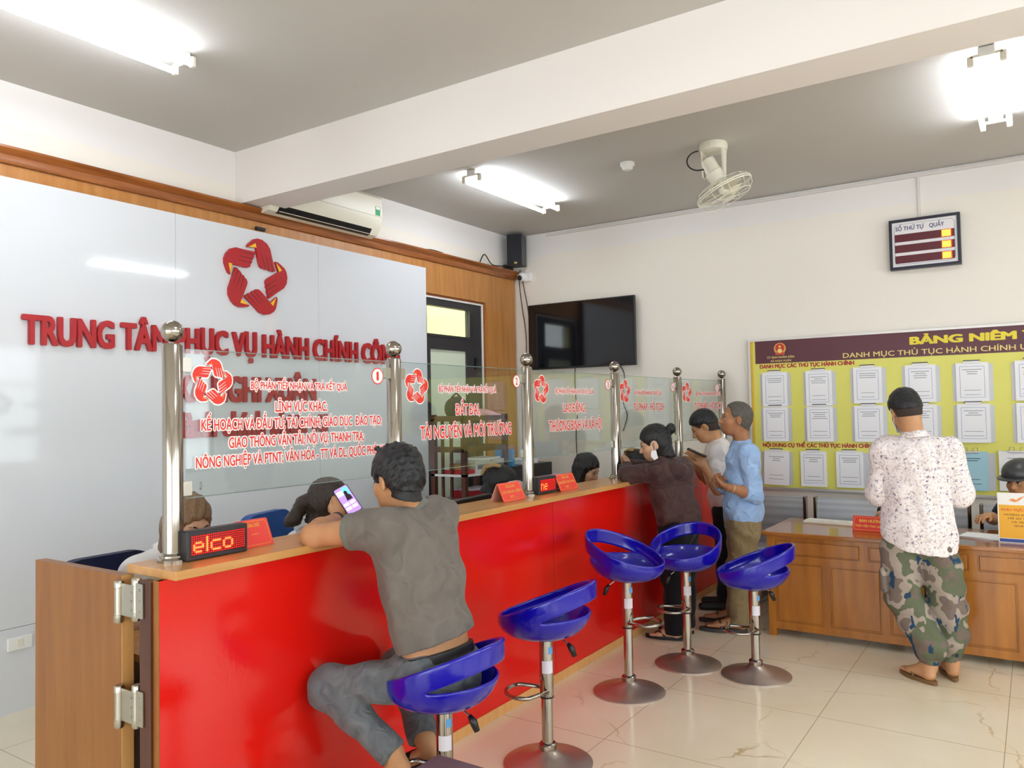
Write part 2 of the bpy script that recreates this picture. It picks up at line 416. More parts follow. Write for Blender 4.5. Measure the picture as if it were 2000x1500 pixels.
for a in ((-4.9, -3.6, 0, 3.47), (-3.6, 3.0, 2.75, 3.47), (3.0, 3.6, 0, 3.47), (-.5, -.1, 0, 2.75)): w.box(a[0], a[1], -4.2, -4.05, a[2], a[3])
struct(w.build('wall_front', WALL))
fr = MB()
for y0, y1 in ((-3, -.2), (.2, 2.8), (3.2, 6)):
    for k in range(4):
        y = y0+(y1-y0)*k/3; fr.box(3.43, 3.48, y-.025, y+.025, .9, 2.7)
    for z in (.92, 2.1, 2.68): fr.box(3.43, 3.48, y0, y1, z-.025, z+.025)
struct(fr.build('window_1', ALU))
fr = MB()
for x0, x1 in ((-3.6, -.5), (-.1, 3.0)):
    for k in range(5):
        x = x0+(x1-x0)*k/4; fr.box(x-.03, x+.03, -4.15, -4.1, 0, 2.75)
    for z in (.03, 2.1, 2.72): fr.box(x0, x1, -4.15, -4.1, z-.03, z+.03)
struct(fr.build('door_2', ALU))
# corridor seen through the transom
struct(MB().box(-6.6, -6.5, 3.5, 9, 0, 4.2).build('wall_corridor', mat('corridor_paint', '#f3e79a', .8)))
struct(MB().box(-6.5, -4.9, 7.6, 7.7, 0, 4.2).build('wall_corridor_end', mat('corridor_paint_2', '#e6deb0', .8)))
# wood cladding and cornice on the left wall
w = MB()
for a in ((-2, 5.55, 0, 2.99), (5.55, 6.585, 2.69, 2.99), (6.585, 7.135, 0, 2.99)): w.box(-4.738, -4.70, a[0], a[1], a[2], a[3])
struct(w.build('trim_2', WOODP))
w = MB(); w.prism([(0, 0), (.02, 0), (.028, .02), (.03, .045), (.045, .055), (.06, .075), (.06, .088), (0, .088)], (-4.70, -2, 2.992), UX, UZ, UY, 9.135)
struct(w.build('trim_3', WOODD, angle=25))
# door frame, transom and leaf
w = MB(); w.box(-4.75, -4.708, 5.60, 6.545, 2.652, 2.668).box(-4.75, -4.708, 6.525, 6.545, 0, 2.652)
struct(w.build('trim_4', mat('white_casing', '#ece8e4', .5)))
w = MB(); w.box(-4.739, -4.722, 5.56, 6.584, 2.668, 2.689).box(-4.739, -4.722, 6.545, 6.584, 0, 2.668)
struct(w.build('trim_5', WOODD))
w = MB(); w.box(-4.78, -4.72, 5.6, 6.525, 2.585, 2.652).box(-4.78, -4.72, 5.66, 6.33, 2.24, 2.315).box(-4.78, -4.72, 6.33, 6.525, 0, 2.585).box(-4.78, -4.72, 5.6, 5.66, 0, 2.585)
w.box(-4.72, -4.712, 6.36, 6.375, 2.29, 2.56).box(-4.72, -4.712, 5.67, 6.36, 2.29, 2.305)
d = struct(w.build('door_1', ALU))
w = MB(); w.box(-4.765, -4.715, 5.62, 5.70, .02, 2.25).box(-4.765, -4.715, 6.27, 6.40, .02, 2.25).box(-4.765, -4.715, 5.7, 6.27, 2.17, 2.25).box(-4.765, -4.715, 5.7, 6.27, .02, .2)
w.build('door_leaf', ALU, d); MB().box(-4.745, -4.738, 5.7, 6.27, .2, 2.17).build('frosted_pane', FROST, d)
MB().box(-4.75, -4.744, 5.66, 6.33, 2.315, 2.585).build('transom_pane', GLASS, d)
w = MB()
for z in (2.05, .5): w.box(-4.715, -4.695, 6.385, 6.41, z-.06, z+.06)
w.build('hinge', BLACK, d)
# ================================================================== WHITE SIGN PANEL, LETTERS, EMBLEM
w = MB(); ys = [-1.9, .58, 1.80, 3.02, 4.243, 5.547]
for a, b in zip(ys, ys[1:]):
    w.box(-4.70, -4.63, a+.001, b-.001, .4535, 2.90); w.box(-4.70, -4.63, a+.001, b-.001, 0, .4505)
p = tag(w.build('sign_panel', WHITEB), 'glossy white wall panel with thin seams behind the red raised letters', 'wall panel')
MB().box(-4.701, -4.64, -1.9, 5.546, 0, 2.898).build('seam_backing', mat('seam_grey', '#b9bcc2', .6), p)
XP = -4.628
XL = -4.617
for nm, s, y0, y1, z, h, lab in (('raised_lettering', 'TRUNG TÂM PHỤC VỤ HÀNH CHÍNH CÔNG', 2.09, 5.145, 1.995, .165, 'top line of red raised capitals on the white panel, starting TRUNG TÂM'),
                         ('raised_lettering', 'XÃ NGHI XUÂN', 3.00, 4.185, 1.673, .178, 'middle line of red raised capitals on the white panel, XÃ NGHI XUÂN'),
                         ('raised_lettering', 'Hành chính phục vụ', 2.965, 4.30, 1.44, .17, 'bottom line of red raised letters on the white panel')):
    t = text([(s, (XL, y0, z), UY, UZ, y1-y0, h, 'l')], REDL, None, nm, bold=.044, ext=.012)
    tag(t, lab, 'lettering')
def hand_emblem(o, u, v, n, R, mred, myel, name, parent=None, th=.02, outline=None):
    """five hands in a ring, star shaped gap between them"""
    o, u, v, n = map(Vector, (o, u, v, n)); wh = MB() if outline else None
    hand = [(-.257, .739), (-.235, .80), (-.171, .864), (-.043, .968), (.064, 1.0), (.214, .984), (.364, .907), (.46, .779), (.514, .558), (.61, .219), (.546, .197), (.514, .222), (.468, .205), (.396, .222), (.365, .245), (.330, .225), (.289, .23), (.255, .250), (.193, .244), (.128, .289), (.096, .363), (.011, .756), (-.12, .742)]
    k_ = len(hand); ctr = (.2, .6); fat = []
    for i, p in enumerate(hand):
        a, c = hand[i-1], hand[(i+1) % k_]; tx, ty = c[0]-a[0], c[1]-a[1]; l = math.hypot(tx, ty); fat.append((p[0]-ty/l*.062, p[1]+tx/l*.062))
    fing = [((.182, .629), (.289, .239)), ((.31, .61), (.396, .227)), ((.418, .607), (.525, .212))]
    root = parent if parent is None else bpy.data.objects.new(name, None)
    if parent is not None: COL.objects.link(root); root.parent = parent; root.location = o-org(parent)
    else: root = bpy.data.objects.new(name, None); COL.objects.link(root); root.location = o
    for k in range(5):
        a = math.radians(-72*k+1); ca, sa = math.cos(a), math.sin(a); tr = lambda q: ((q[0]*ca-q[1]*sa)*R, (q[0]*sa+q[1]*ca)*R)
        red, yel, ln = MB(), MB(), MB()
        red.prism([tr(q) for q in hand][::-1], o, u, v, n, th)
        yel.prism([tr(c) for c in ((-.225, .742), (-.004, .867), (.022, .762))], o+n*th, u, v, n, th*.06+.0002)
        if wh: wh.prism([tr(q) for q in fat][::-1], o-n*.0008, u, v, n, .0004)
        for (x0, y0), (x1, y1) in fing: ln.prism([tr((x0-.006, y0)), tr((x0+.006, y0)), tr((x1+.012, y1)), tr((x1-.012, y1))], o+n*th, u, v, n, .0006)
        if outline: red.build('hand', mred, root); yel.build('cuff', myel, root); ln.build('finger_line', outline, root)
        else: r = red.build('hand', mred, root); yel.build('cuff', myel, r); ln.build('finger_line', mat('emblem_line', '#5d0a12', .5), r)
    if wh: wh.build('white_outline', outline, root)
    return root
e = hand_emblem((XP, 3.640, 2.562), UY, UZ, UX, .280, REDL, YEL, 'hand_star_emblem')
tag(e, 'red and yellow emblem of five hands forming a star on the white panel', 'emblem')
# outlet and black clip
t = tag(MB().box(-4.63, -4.617, 2.019, 2.143, .333, .402, bev=.003).build('wall_socket', WHITE), 'white wall socket plate low on the white panel', 'socket')
MB().box(-4.617, -4.614, 2.066, 2.094, .35, .387).build('socket_insert', CREAM, t)
tag(MB().box(-4.70, -4.675, 3.70, 3.78, 2.925, 2.95, bev=.004).build('black_clip', BLACK), 'small black clip on the wood band above the white panel', 'clip')
# ================================================================== CEILING FIXTURES
TUBE = emis('tube_glow', '#eef5ff', TUBE_POWER)
def lamp(x, y0, label):
    t = thing('fluorescent_lamp', label, 'ceiling lamp', (x, y0+.62, 3.47), 'twin tube ceiling lamps')
    MB().box(x-.04, x+.04, y0, y0+1.24, 3.42, 3.468, bev=.006).build('batten', WHITE, t)
    for s in (-1, 1):
        MB().tube([(x+s*.075, y0+.03, 3.395), (x+s*.075, y0+1.21, 3.395)], .016, 12).build('tube', TUBE, t, True)
        for yy in (y0+.005, y0+1.215):
            w = MB(); w.box(x+s*.075-.016, x+s*.075+.016, yy, yy+.022, 3.375, 3.43, bev=.005); w.box(min(x, x+s*.075), max(x, x+s*.075), yy, yy+.02, 3.418, 3.432); w.build('lamp_holder', CREAM, t)
    return t
lamp(-3.64, 1.20, 'lit twin tube lamp on the ceiling in front of the beam, above the white panel')
lamp(-3.63, 4.91, 'lit twin tube lamp on the ceiling behind the beam, beside the air conditioner')
lamp(-.16, 4.83, 'lit twin tube lamp on the ceiling seen end on, above the yellow notice board')
lamp(-.16, 1.20, 'unseen twin tube ceiling lamp added for its light over the waiting side'); lamp(2.0, 1.2, 'unseen twin tube lamp added for its light near the side windows')  # both lamps are unseen, added only to light the room
t = thing('smoke_detector', 'round white smoke detector on the ceiling', 'smoke detector', (-2.568, 5.51, 3.47))
MB().lathe([(.055, 0), (.055, -.022), (.05, -.028)], (-2.568, 5.51, 3.47), seg=28).build('base', WHITE, t, angle=35)
MB().lathe([(.042, -.028), (.042, -.045), (.03, -.055), (.01, -.056)], (-2.568, 5.51, 3.47), seg=28).build('sensor_head', WHITE, t, angle=35)
# orbit fan
def fan():
    cx, cy = -1.875, 5.48
    t = thing('orbit_fan', 'cream caged orbit fan hanging tilted from the ceiling', 'fan', (cx, cy, 3.47))
    MB().lathe([(.095, 0), (.1, -.02), (.095, -.055), (.06, -.06)], (cx, cy, 3.47), seg=28).build('ceiling_mount', CREAM, t, angle=35)
    for s in (-1, 1):
        MB().prism([(-.045, 0), (.045, 0), (.03, -.11), (.025, -.19), (-.025, -.19), (-.03, -.11)], (cx+s*.075-.006, cy, 3.42), UY, UZ, UX, .012).build('bracket_arm', CREAM, t)
    ax = Vector((.12, -.16, -1)).normalized(); ax = Vector((-.40, -.14, .90)); ax.normalize(); c = Vector((cx, cy, 3.265))
    MB().lathe([(.02, .11), (.05, .10), (.058, .03), (.062, 0), (.068, -.005), (.066, -.03), (.058, -.075), (.04, -.085), (.02, -.085)], c, ax, 24).build('motor', CREAM, t, angle=35)
    c2 = c-ax*.16; u = ax.orthogonal().normalized(); w_ = ax.cross(u); R = .205
    MB().lathe([(.012, .09), (.012, .03), (.035, .025), (.035, -.015), (.02, -.022)], c2, ax, 20).build('hub', CREAM, t, angle=35)
    b = MB()
    for k in range(3):
        a0 = k*2*math.pi/3+.5
        P = lambda r, a, h: c2+(u*math.cos(a)+w_*math.sin(a))*r+ax*h
        top = [P(.03, a0-.3, .012), P(.19, a0-.28, .02), P(.195, a0+.28, -.018), P(.03, a0+.4, -.01)]
        vs = top+[q-ax*.003 for q in top]; b.add(vs, [(0, 1, 2, 3), (7, 6, 5, 4), (0, 4, 5, 1), (1, 5, 6, 2), (2, 6, 7, 3), (3, 7, 4, 0)])
    b.build('blades', mat('fan_blade', '#d8d2b8', .4), t)
    g = MB()
    def ring(r, h, rr): g.tube([c2+(u*math.cos(a)+w_*math.sin(a))*r+ax*h for a in np.linspace(0, 2*math.pi, 40, False)], rr, 6, True)
    ring(R, .012, .0045); ring(R, -.002, .0045); ring(.17, .05, .002); ring(.17, -.065, .0025); ring(.05, -.068, .003); ring(.06, .07, .003)
    for k in range(10):
        a = k*2*math.pi/10; dv = u*math.cos(a)+w_*math.sin(a)
        g.tube([c2+dv*.05-ax*.068, c2+dv*.165-ax*.066, c2+dv*.195-ax*.045, c2+dv*R, c2+dv*.19+ax*.045, c2+dv*.06+ax*.07], .0019, 5)
    g.lathe([(.05, 0), (.05, -.004)], c2-ax*.066, ax, 20)
    g.build('cage', CREAM, t)
    MB().tube([Vector((cx-.10-.075*math.sin(a), cy-.04-.03*math.sin(a), 3.355+.07*math.cos(a))) for a in np.linspace(.0, 3.14, 14)]+[Vector((cx-.04, cy-.02, 3.29))], .005, 8).build('power_cord', RUBBER, t)
fan()
# air conditioner
def aircon():
    t = thing('air_conditioner', 'cream wall air conditioner above the wood cornice', 'air conditioner', (-4.74, 4.28, 3.08))
    pr = [(0, 0), (.10, -.045), (.17, -.03), (.215, .03), (.235, .11), (.235, .27), (.20, .30), (0, .30)]
    MB().prism(pr, (-4.74, 3.72, 3.09), UX, UZ, UY, 1.12).build('casing', CREAM, t, angle=30)
    MB().prism([(.150, -.037), (.176, -.029), (.205, .014), (.200, .018), (.168, -.016), (.148, -.028)], (-4.742, 3.80, 3.088), UX, UZ, UY, .95).build('vent_opening', BLACK, t)
    w = MB()
    w.box(-4.571, -4.556, 3.81, 4.74, 3.061, 3.0635)
    w.build('louver', CREAM, t)
    MB().box(-4.506, -4.5035, 3.722, 4.838, 3.205, 3.208).build('panel_line', mat('seam_dark', '#a8a390', .6), t)
    q = MB().box(-4.505, -4.5025, 4.76, 4.815, 3.215, 3.29).build('energy_label', mat('label_green', '#2f9d5b', .5), t)
    MB().box(-4.503, -4.502, 4.765, 4.81, 3.265, 3.287).build('label_white_band', WHITE, q)
aircon()
# speaker, camera, cables
c = Vector((-4.575, 6.99, 3.28)); Mr = Matrix.Translation(c)@Matrix.Rotation(math.radians(18), 4, 'Z')
t = thing('loudspeaker', 'black loudspeaker mounted in the upper wall corner', 'loudspeaker', c)
MB().box(-.085, .085, -.08, .10, -.165, .165, Mr, .008).build('cabinet', mat('speaker_grey', '#44464a', .5), t)
MB().box(-.08, .08, -.094, -.081, -.16, .16, Mr, .004).build('grille', mat('speaker_cloth', '#15161f', .7, bump=(300, .3)), t)
MB().box(-.0, .03, -.097, -.0935, -.155, -.135, Mr).build('badge', mat('badge_gold', '#c9b26a', .4), t)
MB().box(-4.69, -4.66, 6.9, 7.05, 3.09, 3.13).build('wall_bracket', BLACK, t)
t = thing('security_camera', 'small white dome security camera below the loudspeaker', 'security camera', (-4.56, 7.13, 3.01))
MB().box(-4.575, -4.49, 7.12, 7.168, 2.965, 3.055, bev=.005).build('back_box', WHITE, t)
MB().ball((-4.585, 7.10, 3.015), .048, 24).build('dome', WHITE, t, True)
MB().lathe([(.026, 0), (.028, .012), (.02, .016)], (-4.583, 7.062, 3.0), (.15, -1, -.2), 20).build('lens', BLACK, t, angle=35)
def cable(pts, label, r=.0045):
    from mathutils.geometry import interpolate_bezier
    P = [Vector(p) for p in pts]; out = []
    for i in range(len(P)-1):
        a, b = P[i], P[i+1]; ta = (P[min(i+1, len(P)-1)]-P[max(i-1, 0)])/6; tb = (P[min(i+2, len(P)-1)]-P[i])/6
        out += interpolate_bezier(a, a+ta, b-tb, b, 7)[:-1]
    return tag(MB().tube(out+[P[-1]], r, 6).build('black_cable', RUBBER, None, True), label, 'cable')
cable([(-4.60, 7.08, 3.09), (-4.63, 7.12, 2.95), (-4.62, 7.15, 2.7), (-4.58, 7.155, 2.4), (-4.585, 7.155, 2.1), (-4.62, 7.155, 1.8), (-4.58, 7.155, 1.4), (-4.55, 7.155, .95)], 'black cable hanging down the wall corner from the loudspeaker, nearer the wood cladding')
cable([(-4.585, 7.08, 3.09), (-4.585, 7.14, 2.9), (-4.54, 7.155, 2.6), (-4.535, 7.155, 2.2), (-4.53, 7.155, 1.7), (-4.50, 7.155, 1.0)], 'black cable hanging down the wall corner, nearer the television')
cable([(-3.98, 7.155, 2.02), (-3.985, 7.155, 1.8), (-3.965, 7.155, 1.5), (-3.985, 7.155, 1.3), (-3.97, 7.155, .8)], 'thin black cable running down the wall from the middle of the television')
cable([(-3.46, 7.155, 2.0), (-3.42, 7.155, 1.9), (-3.44, 7.155, 1.65), (-3.40, 7.155, 1.5), (-3.45, 7.155, 1.35)], 'thin black cable looping below the far corner of the television')
cable([(-4.67, 6.45, 3.085), (-4.67, 6.5, 3.16), (-4.67, 6.55, 3.18), (-4.67, 6.66, 3.10), (-4.66, 6.8, 3.10), (-4.64, 6.95, 3.12)], 'black cable looping above the wood cornice beside the loudspeaker', .006)
cable([(-4.67, 5.6, 3.085), (-4.67, 5.7, 3.095), (-4.67, 5.85, 3.09)], 'short black cable lying on the wood cornice above the door', .005)
# wall conduits
w = MB().box(-4.3, 3.38, 7.145, 7.17, 3.425, 3.452); tag(w.build('cable_trunking', mat('trunking_white', '#dcd7d2', .5)), 'long white cable trunking along the top of the back wall', 'cable trunking')
w = MB().box(-.755, -.735, 7.155, 7.17, 3.09, 3.425); tag(w.build('cable_trunking', mat('trunking_white', '#dcd7d2', .5)), 'short vertical white trunking down to the queue display', 'cable trunking')
# television
t = thing('television', 'large switched off black television on the back wall', 'television', (-3.87, 7.17, 2.0))
MB().box(-4.49, -3.255, 7.065, 7.105, 2.0, 2.69, bev=.004).build('bezel', BLACK, t)
MB().box(-4.478, -3.267, 7.060, 7.066, 2.02, 2.678).build('screen', mat('tv_screen', '#0b0d12', .08, spec=.6), t)
MB().box(-4.1, -3.65, 7.105, 7.168, 2.2, 2.5).build('wall_mount', DARK, t)
# queue display
def display():
    x0, x1, z0, z1, y = -.968, -.456, 2.672, 3.083, 7.10
    t = thing('queue_display', 'framed queue number display with three dark red bars', 'display', (x0+.25, 7.17, z0))
    w = MB(); f = .022
    w.box(x0, x1, y, 7.168, z0, z0+f).box(x0, x1, y, 7.168, z1-f, z1).box(x0, x0+f, y, 7.168, z0+f, z1-f).box(x1-f, x1, y, 7.168, z0+f, z1-f); w.build('frame', mat('navy_frame', '#1b1c2e', .4), t)
    MB().box(x0+f, x1-f, y+.012, y+.03, z0+f, z1-f).build('face_panel', mat('display_white', '#ece9ea', .4), t)
    w = MB(); a = rounded(x1-x0-.08, z1-z0-.08, .035, 5, x0+.04, z0+.04); w.tube([(p[0], y+.011, p[1]) for p in a], .0012, 4, True); w.build('border_line', mat('navy_ink', '#2b3566', .5), t)
    NAV = mat('navy_ink', '#2b3566', .5)
    text([('SỐ THỨ TỰ', (x0+.05, y+.0105, z1-.092), UX, UZ, .205, .034, 'l'), ('QUẦY', (x0+.295, y+.0105, z1-.092), UX, UZ, .105, .034, 'l')], NAV, t, bold=.02)
    for k in range(3):
        zz = z1-.185-.088*k
        b = MB().box(x0+.042, x1-.042, y+.006, y+.013, zz, zz+.062).build('number_bar', mat('led_bar', '#5c1522', .4), t)
        w = MB(); g = MB()
        for i in range(9):
            for j in range(8): w.box(x1-.128+i*.0068, x1-.128+i*.0068+.0052, y+.003, y+.006, zz+.006+j*.0063, zz+.006+j*.0063+.0048)
        w.build('lit_dots', emis('led_amber', '#ffab2e', 3.0), b)
        MB().box(x1-.133, x1-.06, y+.0045, y+.0058, zz+.002, zz+.060).build('lit_field', emis('led_red_field', '#e02a12', 1.0), b)
display()
# ================================================================== NOTICE BOARD
YW = 7.135
def board():
    x0, x1, z0, z1 = -2.15, 1.55, .852, 2.158
    t = thing('notice_board', 'large yellow notice board with a maroon heading on the back wall', 'notice board', (-.3, 7.17, z0))
    MB().box(x0, x1, 7.14, 7.168, z0, z1).build('backing', mat('board_yellow', '#e0dc6a', .35, spec=.4), t)
    w = MB().box(x0-.018, x1+.02, 7.13, 7.169, z1, z1+.018).box(x0-.018, x1+.02, 7.125, 7.169, z0-.02, z0).box(x0-.018, x0, 7.13, 7.169, z0, z1).box(x1, x1+.02, 7.13, 7.169, z0, z1)
    w.build('frame', mat('board_frame', '#cfcac6', .3, .6), t)
    MB().box(x0+.004, x0+.022, 7.138, 7.141, z0, z1).build('side_stripe', mat('stripe_gold', '#e4b62e', .4), t)
    MB().box(x0+.044, x1, 7.137, 7.141, 1.955, z1).build('heading_band', mat('heading_maroon', '#571f2d', .35), t)
    G = mat('heading_yellow', '#e9d43a', .5); G2 = mat('heading_pale_yellow', '#ead27c', .5)
    text([('BẢNG NIÊM YẾT', (-.84, YW, 2.056), UX, UZ, 1.02, .062, 'l')], G, t, bold=.06)
    text([('DANH MỤC THỦ TỤC HÀNH CHÍNH UBND XÃ', (-1.36, YW, 1.972), UX, UZ, 1.60, .043, 'l')], G2, t, bold=.012)
    text([('ỦY BAN NHÂN DÂN', (-1.998, YW, 1.998), UX, UZ, .234, .019, 'l'), ('XÃ NGHI XUÂN', (-1.971, YW, 1.966), UX, UZ, .18, .018, 'l')], G2, t, bold=.012)
    R = mat('heading_red', '#b01a24', .5)
    text([('DANH MỤC CÁC THỦ TỤC HÀNH CHÍNH', (-2.066, YW+.003, 1.912), UX, UZ, .79, .034, 'l'), ('NỘI DUNG CỤ THỂ CÁC THỦ TỤC HÀNH CHÍNH', (-2.058, YW+.003, 1.209), UX, UZ, .925, .033, 'l')], R, t, bold=.05)
    # round state emblem
    c = Vector((-1.885, YW, 2.083)); e = MB().lathe([(.052, 0), (.052, .003)], c, (0, -1, 0), 28).build('round_emblem', mat('emblem_gold', '#e0a04a', .4), t)
    MB().lathe([(.039, .003), (.039, .0045)], c+Vector((0, 0, .006)), (0, -1, 0), 24).build('red_disc', mat('emblem_red', '#c22a1e', .4), e)
    st = [((.017 if i % 2 == 0 else .007)*math.sin(i*math.pi/5), (.017 if i % 2 == 0 else .007)*math.cos(i*math.pi/5)) for i in range(10)]
    MB().prism(st, c+Vector((0, -.0045, .017)), UX, UZ, (0, -1, 0), .001).build('star', G, e)
    MB().lathe([(.02, .0045), (.02, .006)], c+Vector((0, 0, -.02)), (0, -1, 0), 14).build('gear', G2, e)
    MB().box(-1.925, -1.845, YW-.005, YW, 2.028, 2.05).build('ribbon', mat('emblem_ribbon', '#d2502c', .4), e)
board()
def sheet(x, z, label, w=.215, h=.305, m=None, frame=True, seed=0, lines=3, clip='flat', tilt=0.0, pocket=(-.024, .03)):
    rd = random.Random(seed); m = m or PAPER
    t = thing('notice_sheet', label, 'paper notice', (x, 7.14, z), 'notices clipped to the yellow board')
    Mt = Matrix.Translation((x+w/2, 0, z+h/2))@Matrix.Rotation(tilt, 4, 'Y')
    if pocket: MB().box(x+pocket[0]+.0, x+w+pocket[1], 7.1365, 7.1395, z+.004, z+h-.012).build('plastic_holder', GREYP, t)
    MB().box(-w/2, w/2, 7.122, 7.1355, -h/2, h/2, Mt).build('paper_stack', m, t)
    y = 7.1215
    ink = INKB if m is PAPER else mat('print_dark', '#2d3a44', .6)
    if frame:
        f = MB(); a, b = w/2-.027, h/2-.03; q = .0022
        f.box(-a, a, y, 7.122, b-q, b, Mt).box(-a, a, y, 7.122, -b, -b+q, Mt).box(-a, -a+q, y, 7.122, -b, b, Mt).box(a-q, a, y, 7.122, -b, b, Mt); f.build('printed_border', ink, t)
    f = MB()
    for i in range(lines):
        l = rd.uniform(.03, .066) if i else .066; zz = h/2-.055-.017*i; f.box(-l, l, y, 7.122, zz-.0028, zz+.0028, Mt)
    for zz in (-.065, -.10):
        l = rd.uniform(.05, .07); f.box(-l, l, y, 7.122, zz-.002, zz+.002, Mt)
    f.build('printed_lines', INKG if m is PAPER else ink, t)
    if clip == 'flat':
        k = MB().box(-.055, .055, 7.116, 7.121, h/2-.008, h/2+.016, Mt, .002).build('clip', mat('clip_white', '#e6e6e6', .3), t)
        MB().box(-.058, .058, 7.114, 7.117, h/2+.012, h/2+.019, Mt).build('clip_bar', DARK, k)
    else:
        k = MB().box(-.06, .06, 7.112, 7.12, h/2-.012, h/2+.006, Mt, .002).build('clip', STEEL, t)
        g = MB()
        for s in (-1, 1): g.tube([Mt@Vector((s*.05, 7.112, h/2)), Mt@Vector((s*.05, 7.10, h/2+.03)), Mt@Vector((s*.02, 7.098, h/2+.03)), Mt@Vector((s*.02, 7.112, h/2))], .002, 5)
        g.build('clip_wire', STEEL, k)
    return t
xs = [-2.045, -1.67, -1.283, -.888, -.525, -.130]
nth = ['first', 'second', 'third', 'fourth', 'fifth', 'sixth']
for r, (z, nm) in enumerate(((1.582, 'upper'), (1.259, 'lower'))):
    for i, x in enumerate(xs):
        sheet(x, z-(.014 if r == 0 and i < 2 else 0), 'white paper notice, %s along the %s row of the yellow board' % (nth[i], nm), seed=i+10*r, w=.215 if i < 2 else .222, lines=3+(i % 2))
sheet(-2.05, .872, 'white paper notice with a curled corner, first of the bottom row', seed=31, frame=False, tilt=.03)
sheet(-1.733, .869, 'white paper notice, second of the bottom row of the yellow board', seed=32, pocket=None)
sheet(-1.44, .871, 'white paper notice, third of the bottom row beside an empty grey holder', seed=33, pocket=(.05, .085))
sheet(-.56, .885, 'pale blue paper notice on a wire clip', seed=34, w=.23, m=mat('blue_paper', '#a9d4e2', .6), frame=False, clip='wire', pocket=(.03, .05), lines=2)
sheet(-.257, .892, 'white paper notice on a wire clip above the helmeted person', seed=35, w=.245, frame=False, clip='wire', lines=6, pocket=None)

# ================================================================== COUNTER
XC = -2.36
def counter():
    t = thing('service_counter', 'long red fronted service counter with a pale wood top', 'counter', (-2.45, 4.3, 0))
    MB().box(XC-.02, XC, 1.478, 7.16, .05, 1.05).build('front_panel', RED, t)
    w = MB()
    for y in (2.72, 3.94, 5.16, 6.38): w.box(XC-.001, XC+.0006, y, y+.003, .055, 1.05)
    w.build('panel_joint', mat('joint_dark_red', '#6d0a0a', .5), t)
    MB().box(XC-.02, XC+.006, 1.478, 7.16, 0, .052).build('plinth', WOODE, t)
    MB().box(-2.595, -2.312, 1.505, 7.165, 1.05, 1.08, bev=.003).build('counter_top', WOODC, t)
    w = MB().box(-2.392, -2.361, 1.476, 1.50, 0, 1.05); w.build('end_board', WOODG, t)
    MB().box(-2.455, -2.393, 1.468, 1.50, 0, 1.045).build('hinge_post', WOODB, t)
    w = MB()
    for y in (2.9, 4.1, 5.3, 6.5): w.box(-2.86, -2.385, y, y+.02, 0, .73)
    w.build('divider', WOODC, t)
    MB().box(-2.92, -2.385, 1.56, 7.16, .73, .755).build('work_surface', WOODC, t)
    MB().box(-2.40, -2.382, 1.50, 7.16, .0, 1.05).build('inner_board', WOODC, t)
counter()
def gate():
    t = thing('swing_gate', 'brown wooden swing gate hinged to the end of the counter', 'gate', (-2.88, 1.503, 0))
    MB().box(-3.175, -2.586, 1.483, 1.523, .04, 1.045, bev=.002).build('gate_board', WOODG, t)
    MB().box(-2.586, -2.5835, 1.4825, 1.5235, .04, 1.045).build('edge_strip', WOODE, t)
    for z in (.896, .549):
        h = MB()
        for x, y, dz in ((-2.580, 1.470, 0), (-2.482, 1.474, .018)):
            h.lathe([(.013, -.004), (.016, 0), (.016, .022), (.0145, .023), (.0145, .112), (.016, .113), (.016, .132), (.013, .136)], (x, y, z+dz), seg=18)
        h.box(-2.580, -2.482, 1.470, 1.474, z+.022, z+.128); h.box(-2.468, -2.428, 1.462, 1.4665, z+.028, z+.140)
        for k in range(3): h.lathe([(.004, 0), (.004, .002)], (-2.448, 1.462, z+.05+.035*k), (0, -1, 0), 10); h.lathe([(.004, 0), (.004, .002)], (-2.51, 1.470, z+.045+.03*k), (0, -1, 0), 10)
        h.build('spring_hinge', STEEL, t, angle=40)
gate()
# posts
PY = [1.614, 2.746, 3.895, 5.057, 6.236]; PXY = [(-2.495, y) for y in PY]+[(-2.41, 7.10)]
ordn = ['the tall looking first one, nearest the swing gate', 'second one, behind the head of the person in grey', 'third one, beside the folder pile', 'fourth one, beside the leaning person in brown', 'fifth one, behind the hair bun', 'last one, at the far end of the counter']
for (x, y), nm in zip(PXY, ordn):
    t = thing('glass_post', 'steel ball-topped post, '+nm, 'post', (x, y, 1.08), 'steel posts on the counter')
    MB().lathe([(.052, 0), (.052, .008), (.045, .016), (.045, .022), (.037, .03)], (x, y, 1.08), seg=28).build('base_flange', CHROME, t, angle=40)
    MB().lathe([(.034, .02), (.034, .745), (.030, .752)], (x, y, 1.08), seg=32).build('tube', CHROME, t, angle=40)
    MB().ball((x, y, 1.875), .038, 28).build('ball', CHROME, t, True)
# glass screens with printing
def cx_of(y): return PXY[0][0]
heads = [(['LĨNH VỰC KHÁC:', 'KẾ HOẠCH VÀ ĐẦU TƯ; TÀI CHÍNH; GIÁO DỤC  ĐÀO TẠO;', 'GIAO THÔNG VẬN TẢI; NỘI VỤ; THANH TRA;', 'NÔNG NGHIỆP VÀ PTNT; VĂN HÓA - TT VÀ DL; QUỐC PHÒNG'], '1', 'LĨNH VỰC KHÁC and badge 1'),
         (['ĐẤT ĐAI,', 'TÀI NGUYÊN VÀ MÔI TRƯỜNG'], '2', 'ĐẤT ĐAI and badge 2'),
         (['LAO ĐỘNG,', 'THƯƠNG BINH VÀ XÃ HỘI'], '3', 'LAO ĐỘNG and badge 3'),
         (['TƯ PHÁP - HỘ TỊCH'], '4', 'TƯ PHÁP - HỘ TỊCH and badge 4'),
         (['TƯ PHÁP - HỘ TỊCH'], '5', 'TƯ PHÁP - HỘ TỊCH and badge 5')]
